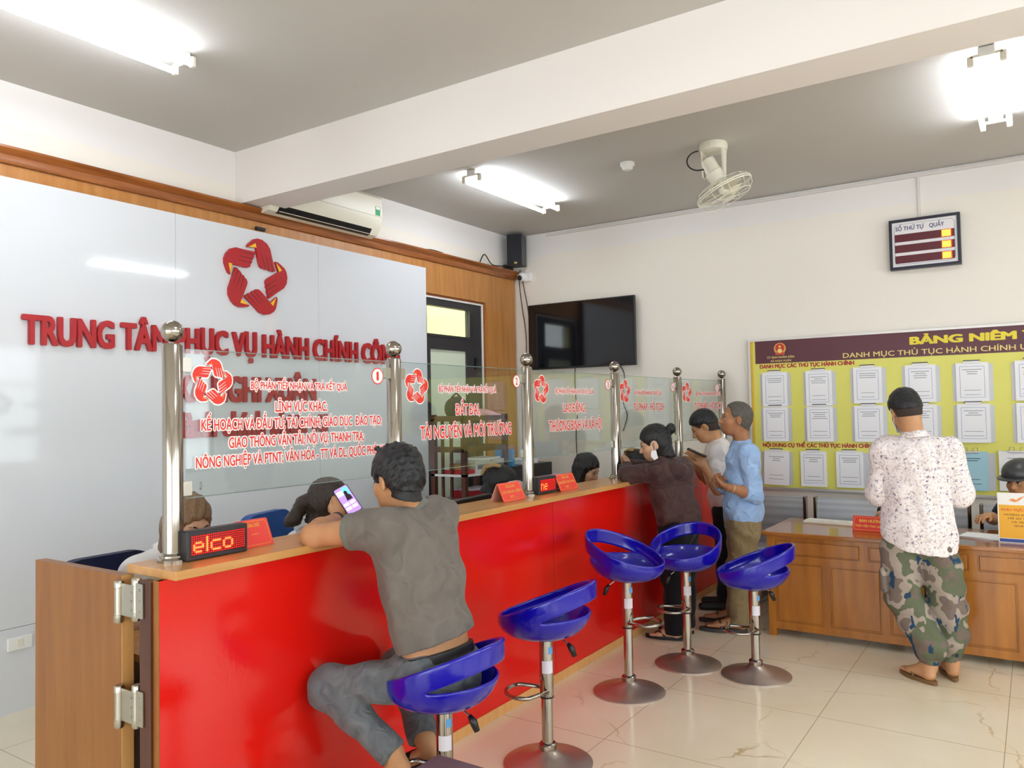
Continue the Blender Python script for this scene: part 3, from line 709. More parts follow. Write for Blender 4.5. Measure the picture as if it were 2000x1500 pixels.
for i, (ls, num, what) in enumerate(heads):
    (xa, ya), (xb, yb) = PXY[i], PXY[i+1]; dirv = Vector((xb-xa, yb-ya, 0)); L = dirv.length; u = dirv.normalized(); n = u.cross(Vector(UZ))
    o = Vector((xa, ya, 0)); z0, z1 = 1.29, 1.815
    t = thing('glass_screen', 'glass screen printed with '+what, 'glass screen', o+u*(L/2)+Vector((0, 0, z0)), 'glass screens between the posts')
    at = lambda s, z, q=0: o+u*s+n*q+Vector((0, 0, z))
    w = MB(); w.prism([(.05, z0), (L-.055, z0), (L-.055, z1), (.05, z1)], o-n*.004, u, UZ, n, .008); w.build('pane', GLASS, t)
    for s0, s1, za, zb in ((.05, L-.055, z0-.001, z0+.0015), (.05, L-.055, z1-.0015, z1+.001)): MB().prism([(s0, za), (s1, za), (s1, zb), (s0, zb)], o-n*.0045, u, UZ, n, .009).build('glass_edge', GEDGE, t)
    for s, sg in ((.034, 1), (L-.066, -1)):
        for z in (1.30, 1.735):
            w = MB(); w.prism(rounded(.034, .05, .004, 2, s, z), o-n*.010, u, UZ, n, .020); w.build('clamp', STEEL, t)
    q = .0055; LN = [('BỘ PHẬN TIẾP NHẬN VÀ TRẢ KẾT QUẢ', at(.575, 1.678, q), u, UZ, .50, .030, 'c')]
    if i == 0:
        for s, z, wd in zip(ls, (1.590, 1.526, 1.458, 1.392), (.27, .93, .70, .975)): LN.append((s, at(.575, z, q), u, UZ, wd, .041, 'c'))
    elif len(ls) == 2:
        LN.append((ls[0], at(.565, 1.56, q), u, UZ, .21 if i == 1 else .29, .058, 'c')); LN.append((ls[1], at(.575 if i == 1 else .59, 1.445, q), u, UZ, .79 if i == 1 else .70, .066, 'c'))
    else: LN.append((ls[0], at(.575, 1.56, q), u, UZ, .56, .055, 'c'))
    text(LN, PRED, t, bold=.022, outline=(PWHITE, .0042, .0008))
    hand_emblem(at(.155, 1.70, .0046), u, UZ, n, .085, PRED, mat('print_orange', '#f07038', .5), 'printed_emblem', t, .0006, PWHITE)
    b = MB(); c = at(L-.115, 1.745, .0046); b.lathe([(.038, 0), (.038, .0006)], c, n, 28); b = b.build('number_badge', PRED, t)
    MB().lathe([(.033, .0006), (.033, .0012)], c, n, 28).build('badge_white', PWHITE, b)
    text([(num, at(L-.115, 1.725, .0062), u, UZ, {'1': .015}.get(num, .020), .042, 'c')], PRED, b, 'badge_number', bold=.02 if num != '1' else 0)
    if i == 0: text([('VTB', at(.10, 1.33, .0062), (0, 0, -1), u, .03, .010, 'c')], DARK, t, 'small_mark', bold=0)
# ================================================================== LED signs and name plates on the counter
FONT = {'e': ['01110', '10001', '11111', '10000', '01110'], 'l': ['1', '1', '1', '1', '1', '1', '1'], 'c': ['01111', '10000', '10000', '10000', '01111'], 'o': ['01110', '10001', '10001', '10001', '01110'],
        'n': ['11110', '10001', '10001', '10001', '10001'], 'W': ['10001', '10101', '01010'], 'm': ['11110', '10101', '10101', '10101', '10101']}
LEDW = 32
def ledsign(y0, y1, x, word, label, hot):
    t = thing('led_sign', label, 'LED sign', (x, (y0+y1)/2, 1.08), 'LED signs on the counter')
    z0, z1 = 1.081, 1.183
    w = MB().box(x-.045, x, y0, y1, z0, z1, bev=.004); w.build('housing', DARK, t)
    f = .013; MB().box(x-.0005, x+.001, y0+f, y1-f, z0+.016, z1-.016).build('led_window', mat('led_window', '#3a0608', .25), t)
    nx, nz = 26, 9; dy = (y1-y0-2*f)/nx; dz = (z1-z0-.034)/nz; lit = set(); c = 1 if len(word) > 2 else 1
    for ch in word:
        g = FONT[ch]; off = 1
        for r, row in enumerate(g):
            for k, b in enumerate(row):
                if b == '1': lit.add((c+k, len(g)-1-r+off+(0 if ch == 'l' else 0)))
        c += len(g[0])+1
    a, b = MB(), MB()
    for i in range(nx):
        for j in range(nz):
            yc = y0+f+dy*(i+.5); zc = z0+.018+dz*(j+.5); on = (i, j) in lit; r = dy*(.40 if on else .27)
            (a if on else b).box(x+.001, x+.0022, yc-r, yc+r, zc-r, zc+r)
    a.build('lit_dots', emis('led_hot', '#ff4a1e', 3.2), t); b.build('dim_dots', emis('led_dim', '#d01812', 1.0), t)
ledsign(1.622, 1.868, -2.425, 'elco', 'black LED sign with red dot letters at the end of the counter by the gate', True)
ledsign(3.90, 4.098, -2.425, 'ne', 'black LED sign with red dot letters between the third post and a name plate', False)
ledsign(5.03, 5.235, -2.425, 'ne', 'black LED sign with red dot letters in front of the leaning woman', False)
def nameplate(y0, y1, x, label, lines):
    t = thing('name_plate', label, 'name plate', (x, (y0+y1)/2, 1.08), 'red name plates on the counter'); L = y1-y0
    for s, nm, m in ((1, 'front_sheet', mat('plate_red', '#ee4238', .3)), (-1, 'back_sheet', mat('plate_back', '#f0b6a4', .25))):
        w = MB(); a = Vector((x+s*.045-.02, y0, 1.0805)); v = Vector((-s*.045, 0, .098)); w.prism(rounded(L, 1, .012, 3), a, UY, v, (s*.9, 0, .4), .002); w.build(nm, m, t)
    v = Vector((-.045, 0, .098)).normalized(); n = Vector(UY).cross(v); o = Vector((x+.025, y0, 1.0805))+n*.0035; G = mat('plate_gold', '#f6c64a', .4)
    text([(s, o+v*(.078-.030*k)+Vector((0, L/2, 0)), UY, v, L*wd, .014, 'c') for k, (s, wd) in enumerate(lines)], G, t, bold=.02)
    w = MB(); P = rounded(L-.02, .092, .01, 3, .01, .008); w.tube([o+Vector(UY)*p[0]+v*p[1] for p in P], .0009, 4, True); w.build('border_line', G, t)
nameplate(3.505, 3.725, -2.43, 'red name plate with yellow lettering standing beside the third post', [('CÔNG CHỨC', .42), ('LÊ KHÁNH HIỀN', .8), ('ĐT: ...', .3)])
nameplate(4.115, 4.335, -2.43, 'red name plate beside the folder pile and an LED sign', [('CÔNG CHỨC', .42), ('NGUYỄN THỊ THOA', .85), ('ĐT: ...', .3)])
nameplate(5.25, 5.45, -2.47, 'red name plate partly behind the leaning woman\'s face', [('CÔNG CHỨC', .42), ('...', .1)])
nameplate(1.875, 2.02, -2.49, 'red name plate standing behind the LED sign at the gate end', [('CÔNG CHỨC', .42), ('...', .2)])
# ================================================================== STOOLS
def stool_seat(name, parent, zb, front):
    """one piece shell: dish with a raised tilted rim and a slot under the back band"""
    NT_, N1, N2 = 64, 9, 5; th0 = math.atan2(front[1], front[0]); bm = bmesh.new(); rows = []
    def pt(th, v):
        c = (1-math.cos(th))/2; h = .095+.165*c**1.15
        Rm = (.205+.012*c) if math.cos(th) < 0 else .205
        lat = .212; rx = Rm; a = v*math.pi/2
        r = math.sin(min(a*1.08, math.pi/2))**.85
        z = h*(1-math.cos(a)**1.0) if v < 1 else h
        z = h*(v**2.3)
        if c > .3: r = r+.0*c
        x, y = rx*r*math.cos(th), lat*r*math.sin(th)
        return x-.01*0, y, z
    def slot(th):
        b = abs(((th-math.pi+math.pi) % (2*math.pi))-math.pi); w_ = math.radians(72)
        if b > w_: return .78, .78
        q = math.cos(b/w_*math.pi/2)**.75; return .78-.075*q, .78+.07*q
    vs = []
    for j in range(N1+1+N2+1):
        row = []
        for i in range(NT_):
            th = 2*math.pi*i/NT_; va, vb = slot(th)
            v = va*j/N1 if j <= N1 else vb+(1-vb)*(j-N1-1)/N2
            x, y, z = pt(th, max(v, .02))
            if j > N1 and math.cos(th) < 0:                     # the band leans outwards a little
                q = max(0, -math.cos(th)); x *= 1+.05*q
            row.append(bm.verts.new((x*math.cos(th0)-y*math.sin(th0), x*math.sin(th0)+y*math.cos(th0), z+zb)))
        rows.append(row)
    bm.faces.new([v for v in rows[0]][::-1])
    for j in range(len(rows)-1):
        for i in range(NT_):
            k = (i+1) % NT_; th = 2*math.pi*(i+.5)/NT_; va, vb = slot(th)
            if j == N1 and vb-va > .001: continue
            bm.faces.new((rows[j][i], rows[j][k], rows[j+1][k], rows[j+1][i]))
    bmesh.ops.remove_doubles(bm, verts=bm.verts[:], dist=.0006)
    bmesh.ops.recalc_face_normals(bm, faces=bm.faces[:])
    me = bpy.data.meshes.new(name); bm.to_mesh(me); bm.free(); o = link(name, me, BLUE, None, True); o.parent = parent
    s = o.modifiers.new('thickness', 'SOLIDIFY'); s.thickness = .016; s.offset = 0
    s = o.modifiers.new('rounding', 'SUBSURF'); s.levels = 1; s.render_levels = 2
    return o
def stool(x, y, zb, face, foot, label, lever):
    t = thing('bar_stool', label, 'bar stool', (x, y, 0), 'blue bar stools at the counter')
    P = lambda a, b, c: Vector((x+a, y+b, c))
    MB().lathe([(.2, 0), (.2, .006), (.19, .012), (.13, .022), (.07, .038), (.042, .056), (.036, .062)], P(0, 0, 0), seg=48).build('base', BASEM, t, angle=50)
    MB().lathe([(.034, .058), (.040, .066), (.040, .085), (.034, .092), (.028, .094)], P(0, 0, 0), seg=28).build('collar', CHROME, t, angle=40)
    zs = zb-.27
    MB().lathe([(.0255, .09), (.0255, zs+.01)], P(0, 0, 0), seg=28).build('lower_column', CHROME, t, angle=40)
    MB().lathe([(.0305, zs), (.031, zs+.004), (.031, zb-.02), (.05, zb+.002), (.02, zb+.006)], P(0, 0, 0), seg=28).build('sleeve', CHROME, t, angle=40)
    MB().lathe([(.0312, zs-.002), (.0322, zs), (.0322, zs+.004), (.0312, zs+.006)], P(0, 0, 0), seg=28, cap=False).build('rubber_ring', RUBBER, t)
    f = Vector((foot[0], foot[1], 0)).normalized(); s = Vector((-f.y, f.x, 0)); o = P(0, 0, zs+.03); pts = [o+s*.03]
    for k in range(13):
        a = math.radians(90-15*k); pts.append(o+f*(.10+.085*math.cos(a))+s*.095*math.sin(a))
    pts.append(o-s*.03); pts = [pts[0]]+[pts[0].lerp(pts[1], .5)]+pts[1:]
    MB().tube(pts, .009, 10).build('footrest', CHROME, t, True)
    stool_seat('seat_shell', t, zb, face)
    l = Vector((lever[0], lever[1], 0)).normalized()
    MB().tube([P(0, 0, zb-.005)+l*.03, P(0, 0, zb-.01)+l*.07, P(0, 0, zb-.03)+l*.10], .004, 6).build('lever_rod', CHROME, t)
    MB().tube([P(0, 0, zb-.03)+l*.10, P(0, 0, zb-.05)+l*.115, P(0, 0, zb-.085)+l*.13], [.008, .015, .011], 8).build('lever_grip', BLACK, t, True)
    c = Vector((.555, -.832, 0)); r = Vector((.832, .555, 0)); w = MB(); v0 = zs+.10
    for k in range(7):
        pass
    def sticker(z0, z1, a0, a1, nm, m):
        w = MB(); N = 6; vs = []
        for i in range(N+1):
            a = a0+(a1-a0)*i/N; dv = c*math.cos(a)+r*math.sin(a)
            vs += [P(0, 0, z0)+dv*.0316, P(0, 0, z1)+dv*.0316]
        w.add(vs, [(2*i, 2*i+2, 2*i+3, 2*i+1) for i in range(N)]); return w.build(nm, m, t)
    sticker(zs+.11, zs+.165, -.7, 1.0, 'paper_sticker', mat('sticker', '#dcd9e2', .6)); sticker(zb-.075, zb-.045, .3, 1.1, 'blue_sticker', mat('sticker_blue', '#5aa0d8', .5))
RT, TW = (.832, .555), (.555, -.832)
def mixd(a, b): return (RT[0]*a+TW[0]*b, RT[1]*a+TW[1]*b)
# seat fronts: opposite to the raised back
stool(-1.87, 2.31, .49, mixd(-.86, -.5), mixd(-.9, .1), 'blue bar stool with the man in grey sitting on it', mixd(.9, .3))
stool(-1.87, 3.04, .563, mixd(-.9, -.42), mixd(-1, .15), 'empty blue bar stool with its back to the camera, beside the seated man', mixd(.9, .2))
stool(-1.94, 4.03, .625, mixd(.80, .55), mixd(1, .1), 'blue bar stool with its raised back toward the counter', mixd(-1, .1))
stool(-1.835, 4.645, .583, mixd(-.62, .78), mixd(-1, .3), 'blue bar stool behind the leaning woman, its slot open to the room', mixd(-.9, .2))
stool(-1.42, 4.655, .512, mixd(-.95, -.28), mixd(-1, .25), 'lowest blue bar stool, standing farthest from the counter', mixd(.9, -.2))
# ================================================================== HELPER DESK and things on it
def desk():
    t = thing('wooden_desk', 'long brown wooden desk with panelled front below the notice board', 'desk', (-.2, 5.8, 0))
    x0, x1, yf, yb, zt = -1.585, 1.4, 5.52, 6.2, .712
    MB().box(x0-.03, x1+.03, yf-.03, yb+.03, zt-.028, zt, bev=.006).build('desk_top', WOODT, t)
    for x in (x0, x1-.05):
        for y in (yf, yb-.05): MB().box(x, x+.05, y, y+.05, 0, zt-.028).build('leg', WOODR, t)
    w = MB().box(x0+.05, x1-.05, yf+.012, yf+.03, .05, zt-.028).box(x0+.01, x0+.03, yf+.05, yb-.05, .05, zt-.028).box(x1-.03, x1-.01, yf+.05, yb-.05, .05, zt-.028); w.build('carcass', WOODR, t)
    w = MB()
    for a, b in ((.05, .10), (.505, .555), (.655, zt-.028)): w.box(x0+.05, x1-.05, yf+.002, yf+.014, a, b)
    px = [-1.535, -1.225, -1.18, -.865, -.82, -.50, -.455, -.13, -.085, .24, .285, .6]
    for i in range(1, len(px)-1, 2): w.box(px[i], px[i+1], yf+.002, yf+.014, .10, .505)
    dx = [-1.535, -.985, -.94, -.375, -.33, .22, .265, .8]
    for i in range(1, len(dx)-1, 2): w.box(dx[i], dx[i+1], yf+.002, yf+.014, .555, .655)
    w.build('face_frame', WOODR, t)
    for i in range(0, len(px), 2): MB().box(px[i]+.012, px[i+1]-.012, yf+.006, yf+.012, .112, .493, bev=.004).build('front_panel', WOODR, t)
    for i in range(0, len(dx), 2): MB().box(dx[i]+.01, dx[i+1]-.01, yf+.004, yf+.012, .563, .647, bev=.004).build('drawer', WOODR, t)
desk()
def on_desk():
    t = thing('computer_keyboard', 'white computer keyboard lying on the wooden desk', 'keyboard', (-1.25, 6.0, .712)); Mk = Matrix.Translation((-1.25, 6.05, .712))@Matrix.Rotation(-.1, 4, 'Z')
    MB().box(-.2, .2, -.065, .065, 0, .018, Mk, .004).build('key_bed', CREAM, t); w = MB()
    for i in range(19):
        for j in range(5): w.box(-.19+i*.02, -.174+i*.02, -.055+j*.022, -.037+j*.022, .018, .024, Mk)
    w.build('keys', mat('key_white', '#f2efe6', .5), t)
    t = thing('desk_sign', 'red tent sign with yellow lettering on the wooden desk', 'sign', (-.94, 5.8, .712)); Ma = Matrix.Translation((-1.08, 5.795, .7125))@Matrix.Rotation(-.09, 4, 'Z'); R3 = Ma.to_3x3()
    for s, nm, m in ((1, 'front_sheet', mat('plate_red2', '#dc2b20', .35)), (-1, 'back_sheet', mat('plate_back', '#f0b6a4', .25))):
        w = MB(); w.prism([(0, 0), (.30, 0), (.30, 1), (0, 1)], Ma@Vector((0, .03-.03*s, 0)), R3@Vector(UX), R3@Vector((0, .03*s, .10)), R3@Vector((0, -s, .3)), .002); w.build(nm, m, t)
    G = mat('plate_gold', '#f6c64a', .4); v = (R3@Vector((0, .03, .10))).normalized(); u = R3@Vector(UX); o = Ma@Vector((0, -.003, 0))
    text([('BÀN HƯỚNG DẪN', o+u*.15+v*.062, u, v, .215, .020, 'c'), ('THỰC HIỆN TTHC CHO CÔNG DÂN', o+u*.15+v*.030, u, v, .265, .014, 'c')], G, t, bold=.03)
    w = MB(); w.tube([o+u*p[0]+v*p[1] for p in rounded(.28, .085, .01, 3, .01, .010)], .001, 4, True); w.build('border_line', G, t)
    t = thing('paper_stack', 'small stack of white papers lying on the desk beside the yellow sign', 'papers', (-.32, 5.83, .712)); rd = random.Random(3)
    for k in range(4): MB().box(-.13, .13, -.10, .10, .001+k*.003, .0035+k*.003, Matrix.Translation((-.28+rd.uniform(-.02, .02), 5.86, .712))@Matrix.Rotation(-.25+rd.uniform(-.2, .1), 4, 'Z')).build('sheet', PAPER, t)
    t = thing('yellow_sign', 'upright yellow and white information sign on the wooden desk', 'sign', (-.05, 5.70, .712)); x0, x1, y = -.222, .105, 5.70
    MB().box(x0, x1, y, y+.004, .713, 1.018).build('sign_board', mat('sign_white', '#f3f2ee', .3), t); MB().box(x0+.06, x1-.06, y+.002, y+.10, .713, .717).build('foot', mat('acrylic', '#e0e4e4', .1), t)
    f = MB().box(x0+.006, x1-.006, y-.001, y+.0005, .742, .944); f.build('yellow_field', mat('sign_yellow', '#f2b21e', .4), t); MB().box(x0+.006, x1-.006, y-.001, y+.0005, .718, .738).build('blue_band', mat('sign_blue', '#2c4a94', .4), t)
    text([('KHU VỰC HƯỚNG DẪN', (x0+.163, y-.0015, .908), UX, UZ, .285, .015, 'c')], mat('sign_orange_red', '#e05a1c', .5), t, bold=.03)
    text([(s, (x0+.163, y-.0015, .880-.022*k), UX, UZ, w_, .0105, 'c') for k, (s, w_) in enumerate((('HƯỚNG DẪN, TIẾP NHẬN', .26), ('HỒ SƠ TRỰC TUYẾN', .22), ('VÀ TRẢ KẾT QUẢ', .185), ('QUA BƯU ĐIỆN', .16)))], mat('sign_brown', '#5a3a12', .5), t, bold=.012)
    w = MB(); w.prism([(0, .012), (.03, 0), (.05, .008), (.085, .04), (.055, .028), (.04, .014), (.02, .022)], (x0+.06, y-.0015, .962), UX, UZ, (0, -1, 0), .001); w.build('bird_mark', mat('sign_orange', '#f39a52', .5), t)
on_desk()
# waiting bench: steel seats along the wall
def bench():
    t = thing('steel_waiting_bench', 'row of perforated steel waiting seats along the back wall', 'bench', (-.4, 6.75, 0)); n = NT('perforated_steel')
    v = n.coord((1, 1, 1)); vo = n.n('ShaderNodeTexVoronoi'); vo.inputs['Scale'].default_value = 95; vo.inputs['Randomness'].default_value = 0; n.l(v, vo.inputs[0]); r = n.ramp(vo.outputs['Distance'], [(.28, '#7d8085'), (.36, '#b9bcc0')]); n.l(r.outputs[0], n.b.inputs['Base Color']); n.set(Metallic=.5, Roughness=.35)
    spans = [(-2.11, -1.60), (-1.535, -.995), (-.97, -.43), (-.37, .17), (.23, .77)]
    for a, b in spans:
        pr = [(0, .0), (.004, .12), (.03, .30), (.05, .385), (.062, .395), (.055, .37), (.038, .29), (.012, .12), (.012, 0)]
        MB().prism(pr, (a, 6.70, .43), UY, UZ, UX, b-a).build('backrest', n.m, t)
        MB().prism([(0, 0), (-.42, .03), (-.45, .01), (-.45, -.01), (-.42, .01), (0, -.02)], (a, 6.70, .43), UY, UZ, UX, b-a).build('seat', n.m, t)
        for x in (a-.004, b-.02): MB().box(x, x+.024, 6.69, 6.76, .44, .83, Matrix.Identity(4), .006).build('side_rail', CHROME, t)
    MB().box(-2.1, .8, 6.52, 6.58, .36, .41).build('beam', STEEL, t)
    for x in (-1.9, -.4, .6):
        w = MB().box(x-.03, x+.03, 6.53, 6.57, .03, .37).box(x-.03, x+.03, 6.35, 6.8, 0, .04); w.build('leg', STEEL, t)
bench()
# seat corner in the foreground
t = thing('padded_bench', 'corner of a maroon padded bench in front of the seated man\'s feet', 'bench', (-1.47, 1.83, 0))
MB().box(-1.683, -1.263, 1.40, 2.045, .37, .45, bev=.008).build('cushion', mat('maroon_leather', '#6d5250', .4, bump=(60, .08)), t)
for a in (-1.655, -1.32):
    for b in (1.43, 1.985): MB().box(a, a+.03, b, b+.03, 0, .37).build('leg', BLACK, t)
# ================================================================== PEOPLE
SK_TAN = skin('skin_tan', '#c4936a', '#b48057'); SK_MAN = skin('skin_warm', '#c8986e', '#b98760'); SK_OLD = skin('skin_weathered', '#b07c58', '#9a6847'); SK_F = skin('skin_light', '#d2a888', '#c49878'); SK_W = skin('skin_pale', '#caa084', '#bd8f70')
H_BLK = hairmat('hair_black', '#17171b', '#08080a', .34); H_FAD = hairmat('hair_faded', '#4a3a30', '#2e2521', .8); H_BRN = hairmat('hair_brown', '#94704a', '#553c25'); H_DBR = hairmat('hair_dark_brown', '#4a372b', '#1d1511'); H_GRY = hairmat('hair_greying', '#6e6a62', '#38352f', .6)
EYEM = mat('eye_dark', '#2a1c16', .25); BROW = mat('brow_dark', '#2c211b', .8); LIP = mat('lip', '#a45c4c', .5)
def frame(face, up=(0, 0, 1)):
    F = nrm(face); L = nrm(np.cross(up, F)); U = np.cross(F, L); return np.stack([F, L, U], 1)
def head_ops(s, c, R, k=1.0, fem=False):
    c = V(c); P = lambda *a: c+R@(V(*a)*k); E_ = lambda p, r, kk=.02, op='u': s.ell(P(*p), V(*r)*k, R, kk, op)
    E_((-.014, 0, .036), (.096, .076, .084)); E_((.03, 0, -.03), (.058, .060, .080), .03); E_((-.045, 0, -.015), (.055, .062, .06), .03)
    E_((.052, 0, -.086), (.034, .036 if not fem else .03, .024), .03); E_((.045, 0, -.055), (.045, .05, .05), .03)
    s.cap(P(.079, -.034, .020), P(.079, .034, .020), .011*k, k=.018)
    for y in (1, -1):
        E_((.056, .042*y, -.026), (.028, .022, .022), .02); E_((.097, .031*y, .001), (.014, .017, .011), .012, 's')
        Re = R@np.array([[.94, .3*y, .1], [-.3*y, .94, 0], [-.1, 0, .99]])
        s.ell(P(-.006, .080*y, -.010), V(.019, .008, .033)*k, Re, .007); s.ell(P(.0, .090*y, -.006), V(.010, .006, .020)*k, Re, .006, 's')
    s.cap(P(.090, 0, .008), P(.110, 0, -.030), .008*k, .0125*k, k=.012)
    for y in (1, -1): E_((.098, .011*y, -.034), (.010, .008, .008), .008)
    E_((.088, 0, -.058), (.010, .022, .006), .008); E_((.086, 0, -.068), (.010, .019, .006), .008)
    E_((.098, 0, -.0635), (.008, .022, .0016), .003, 's')
def face_parts(c, R, root, k=1.0, brow=None):
    c = V(c); P = lambda *a: Vector(c+R@(V(*a)*k))
    for y in (1, -1):
        w = MB(); w.ball(P(.0815, .031*y, .001), .0105*k, 12); e = w.build('eye', mat('eye_white', '#b5a89c', .35), root, True)
        w = MB(); w.ball(P(.0885, .0305*y, .001), .0056*k, 10); w.build('iris', EYEM, e, True)
        MB().tube([P(.087, .018*y, .006), P(.0905, .030*y, .0085), P(.080, .045*y, .003)], [.002*k, .0036*k, .002*k], 6).build('eyelid', brow or BROW, root, True)
        MB().tube([P(.090, .014*y, .021), P(.090, .030*y, .027), P(.078, .048*y, .022)], [.0026*k, .0038*k, .0018*k], 6).build('eyebrow', brow or BROW, root, True)
    MB().tube([P(.0915, -.022, -.064), P(.0985, -.006, -.0595), P(.0985, .006, -.0595), P(.0915, .022, -.064)], [.002*k, .0042*k, .0042*k, .002*k], 6).build('lips', LIP, root, True)
def hand_ops(s, Wr, D, N, T, curl=.6, spread=1.0, k=1.0, thumb=.7, curls=None):
    Wr, D, N = V(Wr), nrm(D), V(N); N = nrm(N-D*N.dot(D)); T = V(T); T = nrm(T-D*T.dot(D)-N*T.dot(N))
    s.cap(Wr-D*.01, Wr+D*.035*k, .021*k, .017*k, T, 1.25, 1.9, .012); s.cap(Wr+D*.03*k, Wr+D*.082*k, .0145*k, .0125*k, T, 2.3, 3.1, .01)
    for i, (t, L) in enumerate(((.030, .072), (.0105, .080), (-.010, .074), (-.029, .060))):
        cu = curls[i] if curls else curl*(1+.12*i); b = Wr+D*(.086-.006*abs(i-1))*k+T*t*k*.95; d = nrm(D+T*t*2.2*spread); nn = N; r = .0092
        for q, (f, r1) in enumerate(((.45, .0085), (.31, .0078), (.24, .0066))):
            a = cu*(.8 if q == 0 else 1.05); d2 = d*math.cos(a)+nn*math.sin(a); nn = -d*math.sin(a)+nn*math.cos(a); d = d2
            e = b+d*L*f*k; s.cap(b, e, r*k, r1*k, k=.004); b = e; r = r1
    b = Wr+D*.022*k+T*.024*k; d = nrm(D*.75+T*.6+N*thumb*.5); e = b+d*.042*k; s.cap(b, e, .0125*k, .0105*k, k=.012); d = nrm(D*.95+T*.15+N*thumb*.6); s.cap(e, e+d*.032*k, .0105*k, .008*k, k=.005)
def arm_ops(s, S_, E_, Wr, k=1.0):
    S_, E_, Wr = V(S_), V(E_), V(Wr); m = E_+(Wr-E_)*.3
    s.cap(S_, E_, .05*k, .039*k, k=.03); s.cap(E_, m, .039*k, .041*k, k=.03); s.cap(m, Wr, .041*k, .026*k, k=.03)
def cloth_fold(s, amp=.004, seed=0, vert=.3):
    r = np.random.RandomState(seed)
    for i in range(5):
        d = nrm(r.randn(3)*V(1, 1, vert+.6)); s.fold.append((d, 28+r.rand()*34, amp*(.5+.5*r.rand()), r.rand()*6, 1.6))
def sandal(a, toe, root, m, name='sandal', h=.022, wide=.042, strap=True):
    a, toe = Vector(a), Vector(toe); d = (toe-a); d.z = 0; L = d.length; d.normalize(); s = Vector((-d.y, d.x, 0)); pts = []
    for i in range(24):
        q = 2*math.pi*i/24; x = math.cos(q); wd = wide*(1.06 if x > 0 else .86); pts.append((L/2+x*(L/2+.018), math.sin(q)*wd*(1-.12*x*x)))
    o = Vector((a.x, a.y, 0)); w = MB(); w.prism(pts, o+Vector((0, 0, .002)), d, s, UZ, h); b = w.build(name, m, root, angle=50)
    if strap:
        w = MB(); c = o+d*L*.80+Vector((0, 0, h+.022))
        for sg in (1, -1): w.tube([c+Vector((0, 0, -.012)), o+d*L*.62+s*sg*.030+Vector((0, 0, h+.036)), o+d*L*.45+s*sg*.044+Vector((0, 0, h+.004))], .0065, 8)
        w.build('strap', m, b, True)
    return b
def shoe(heel, toe, root, m, name='shoe', z=0.0, r=.036):
    h, t = V(heel), V(toe); d = nrm(t-h); lat = nrm(np.cross((0, 0, 1), d)); s = SDF(.006)
    s.cap(h+V(0, 0, .045), h+V(0, 0, .05)+d*.05, .038, .036, k=.03); s.cap(h+d*.02+V(0, 0, .03), t-d*.03+V(0, 0, .026), .034, .026, lat, 1.1, 1.6, .03); s.clip((0, 0, z+.002), (0, 0, -1)); return s.mesh(name, m, root)
def foot_ops(s, an, heel, toe, k=1.0, z=0.0):
    an, h, t = V(an), V(heel), V(toe); d = nrm(t-h); lat = nrm(np.cross((0, 0, 1), d)); L = np.linalg.norm(t-h)
    s.cap(an, h+V(0, 0, .028)+d*.025, .036*k, .030*k, k=.02); s.cap(an+d*.01, h+d*L*.62+V(0, 0, .022), .034*k, .022*k, lat, 1, 1.7, .03); s.cap(h+d*.02+V(0, 0, .024), h+d*L*.7+V(0, 0, .018), .026*k, .018*k, lat, 1.1, 2.1, .02)
    for i, q in enumerate((-.030, -.014, .001, .015, .028)):
        b = h+d*L*(.72+.0*i)+lat*q*1.05+V(0, 0, .014); s.cap(b, b+d*(.055-.006*abs(i-2)), .0105, .0085, k=.006)
def person_root(label, loc, g=None): return thing('person', label, 'person', loc, g)
def core_ops(b, pel, nb, Lf, kn, an, r=.075):
    torso_ops(b, pel, nb, Lf, [(.0, r, 1.4), (.5, r*.95, 1.4), (.9, r*.75, 1.5)])
    for q in (1, -1): b.cap(V(pel)+V(Lf)*.075*q-V(0, 0, .03), kn[q], .06, .05); b.cap(kn[q], an[q], .05, .036)
def sleeve(root, m, pts, r, flat=True, seed=0, amp=.003, name='sleeve', h=.0055):
    g = SDF(h)
    for i in range(len(pts)-1): g.cap(pts[i], pts[i+1], r[i], r[i+1], k=.03, flat=(i == len(pts)-2))
    cloth_fold(g, amp, seed); return g.mesh(name, m, root)
def torso_ops(s, pel, nb, lat, prof, k=.04):
    """prof: (t along pelvis->neck base, depth radius, lateral factor)"""
    pel, nb = V(pel), V(nb); pts = [(pel+(nb-pel)*t if isinstance(t, (int, float)) else V(t), r, f) for t, r, f in prof]
    for (a, ra, fa), (b, rb, fb) in zip(pts, pts[1:]): s.cap(a, b, ra, rb, lat, fa, fb, k)
def leg_ops(s, hip, kn, an, r=(.085, .06, .05), k=.03, flat=True):
    s.cap(hip, kn, r[0], r[1], k=k); s.cap(kn, an, r[1], r[2], k=k, flat=flat)
def collar(root, nb, axis, face, m, r=.062, h=.03, open_=.35, name='collar'):
    ax = Vector(axis).normalized(); f = Vector(face); f = (f-ax*f.dot(ax)).normalized(); s = ax.cross(f); nb = Vector(nb); vs = []; N = 30; th = .005
    for i in range(N+1):
        a = open_+(2*math.pi-2*open_)*i/N; dv = f*math.cos(a)*1.02+s*math.sin(a)*1.0
        drop = .030*max(0, math.cos(a))**2
        lo, hi = nb+dv*(r+.004)-ax*drop, nb+dv*(r-.006)+ax*(h-drop*.6); out = nb+dv*(r+.020)-ax*(.004+drop+.012*max(0, math.cos(a)))
        vs += [lo, hi, hi+dv*.006+ax*.002, out]
    fs = []
    for i in range(N):
        for q in range(3): fs.append((4*i+q, 4*i+4+q, 4*i+5+q, 4*i+1+q))
    w = MB(); w.add(vs, fs); o = w.build(name, m, root, True); md = o.modifiers.new('thickness', 'SOLIDIFY'); md.thickness = .004; return o
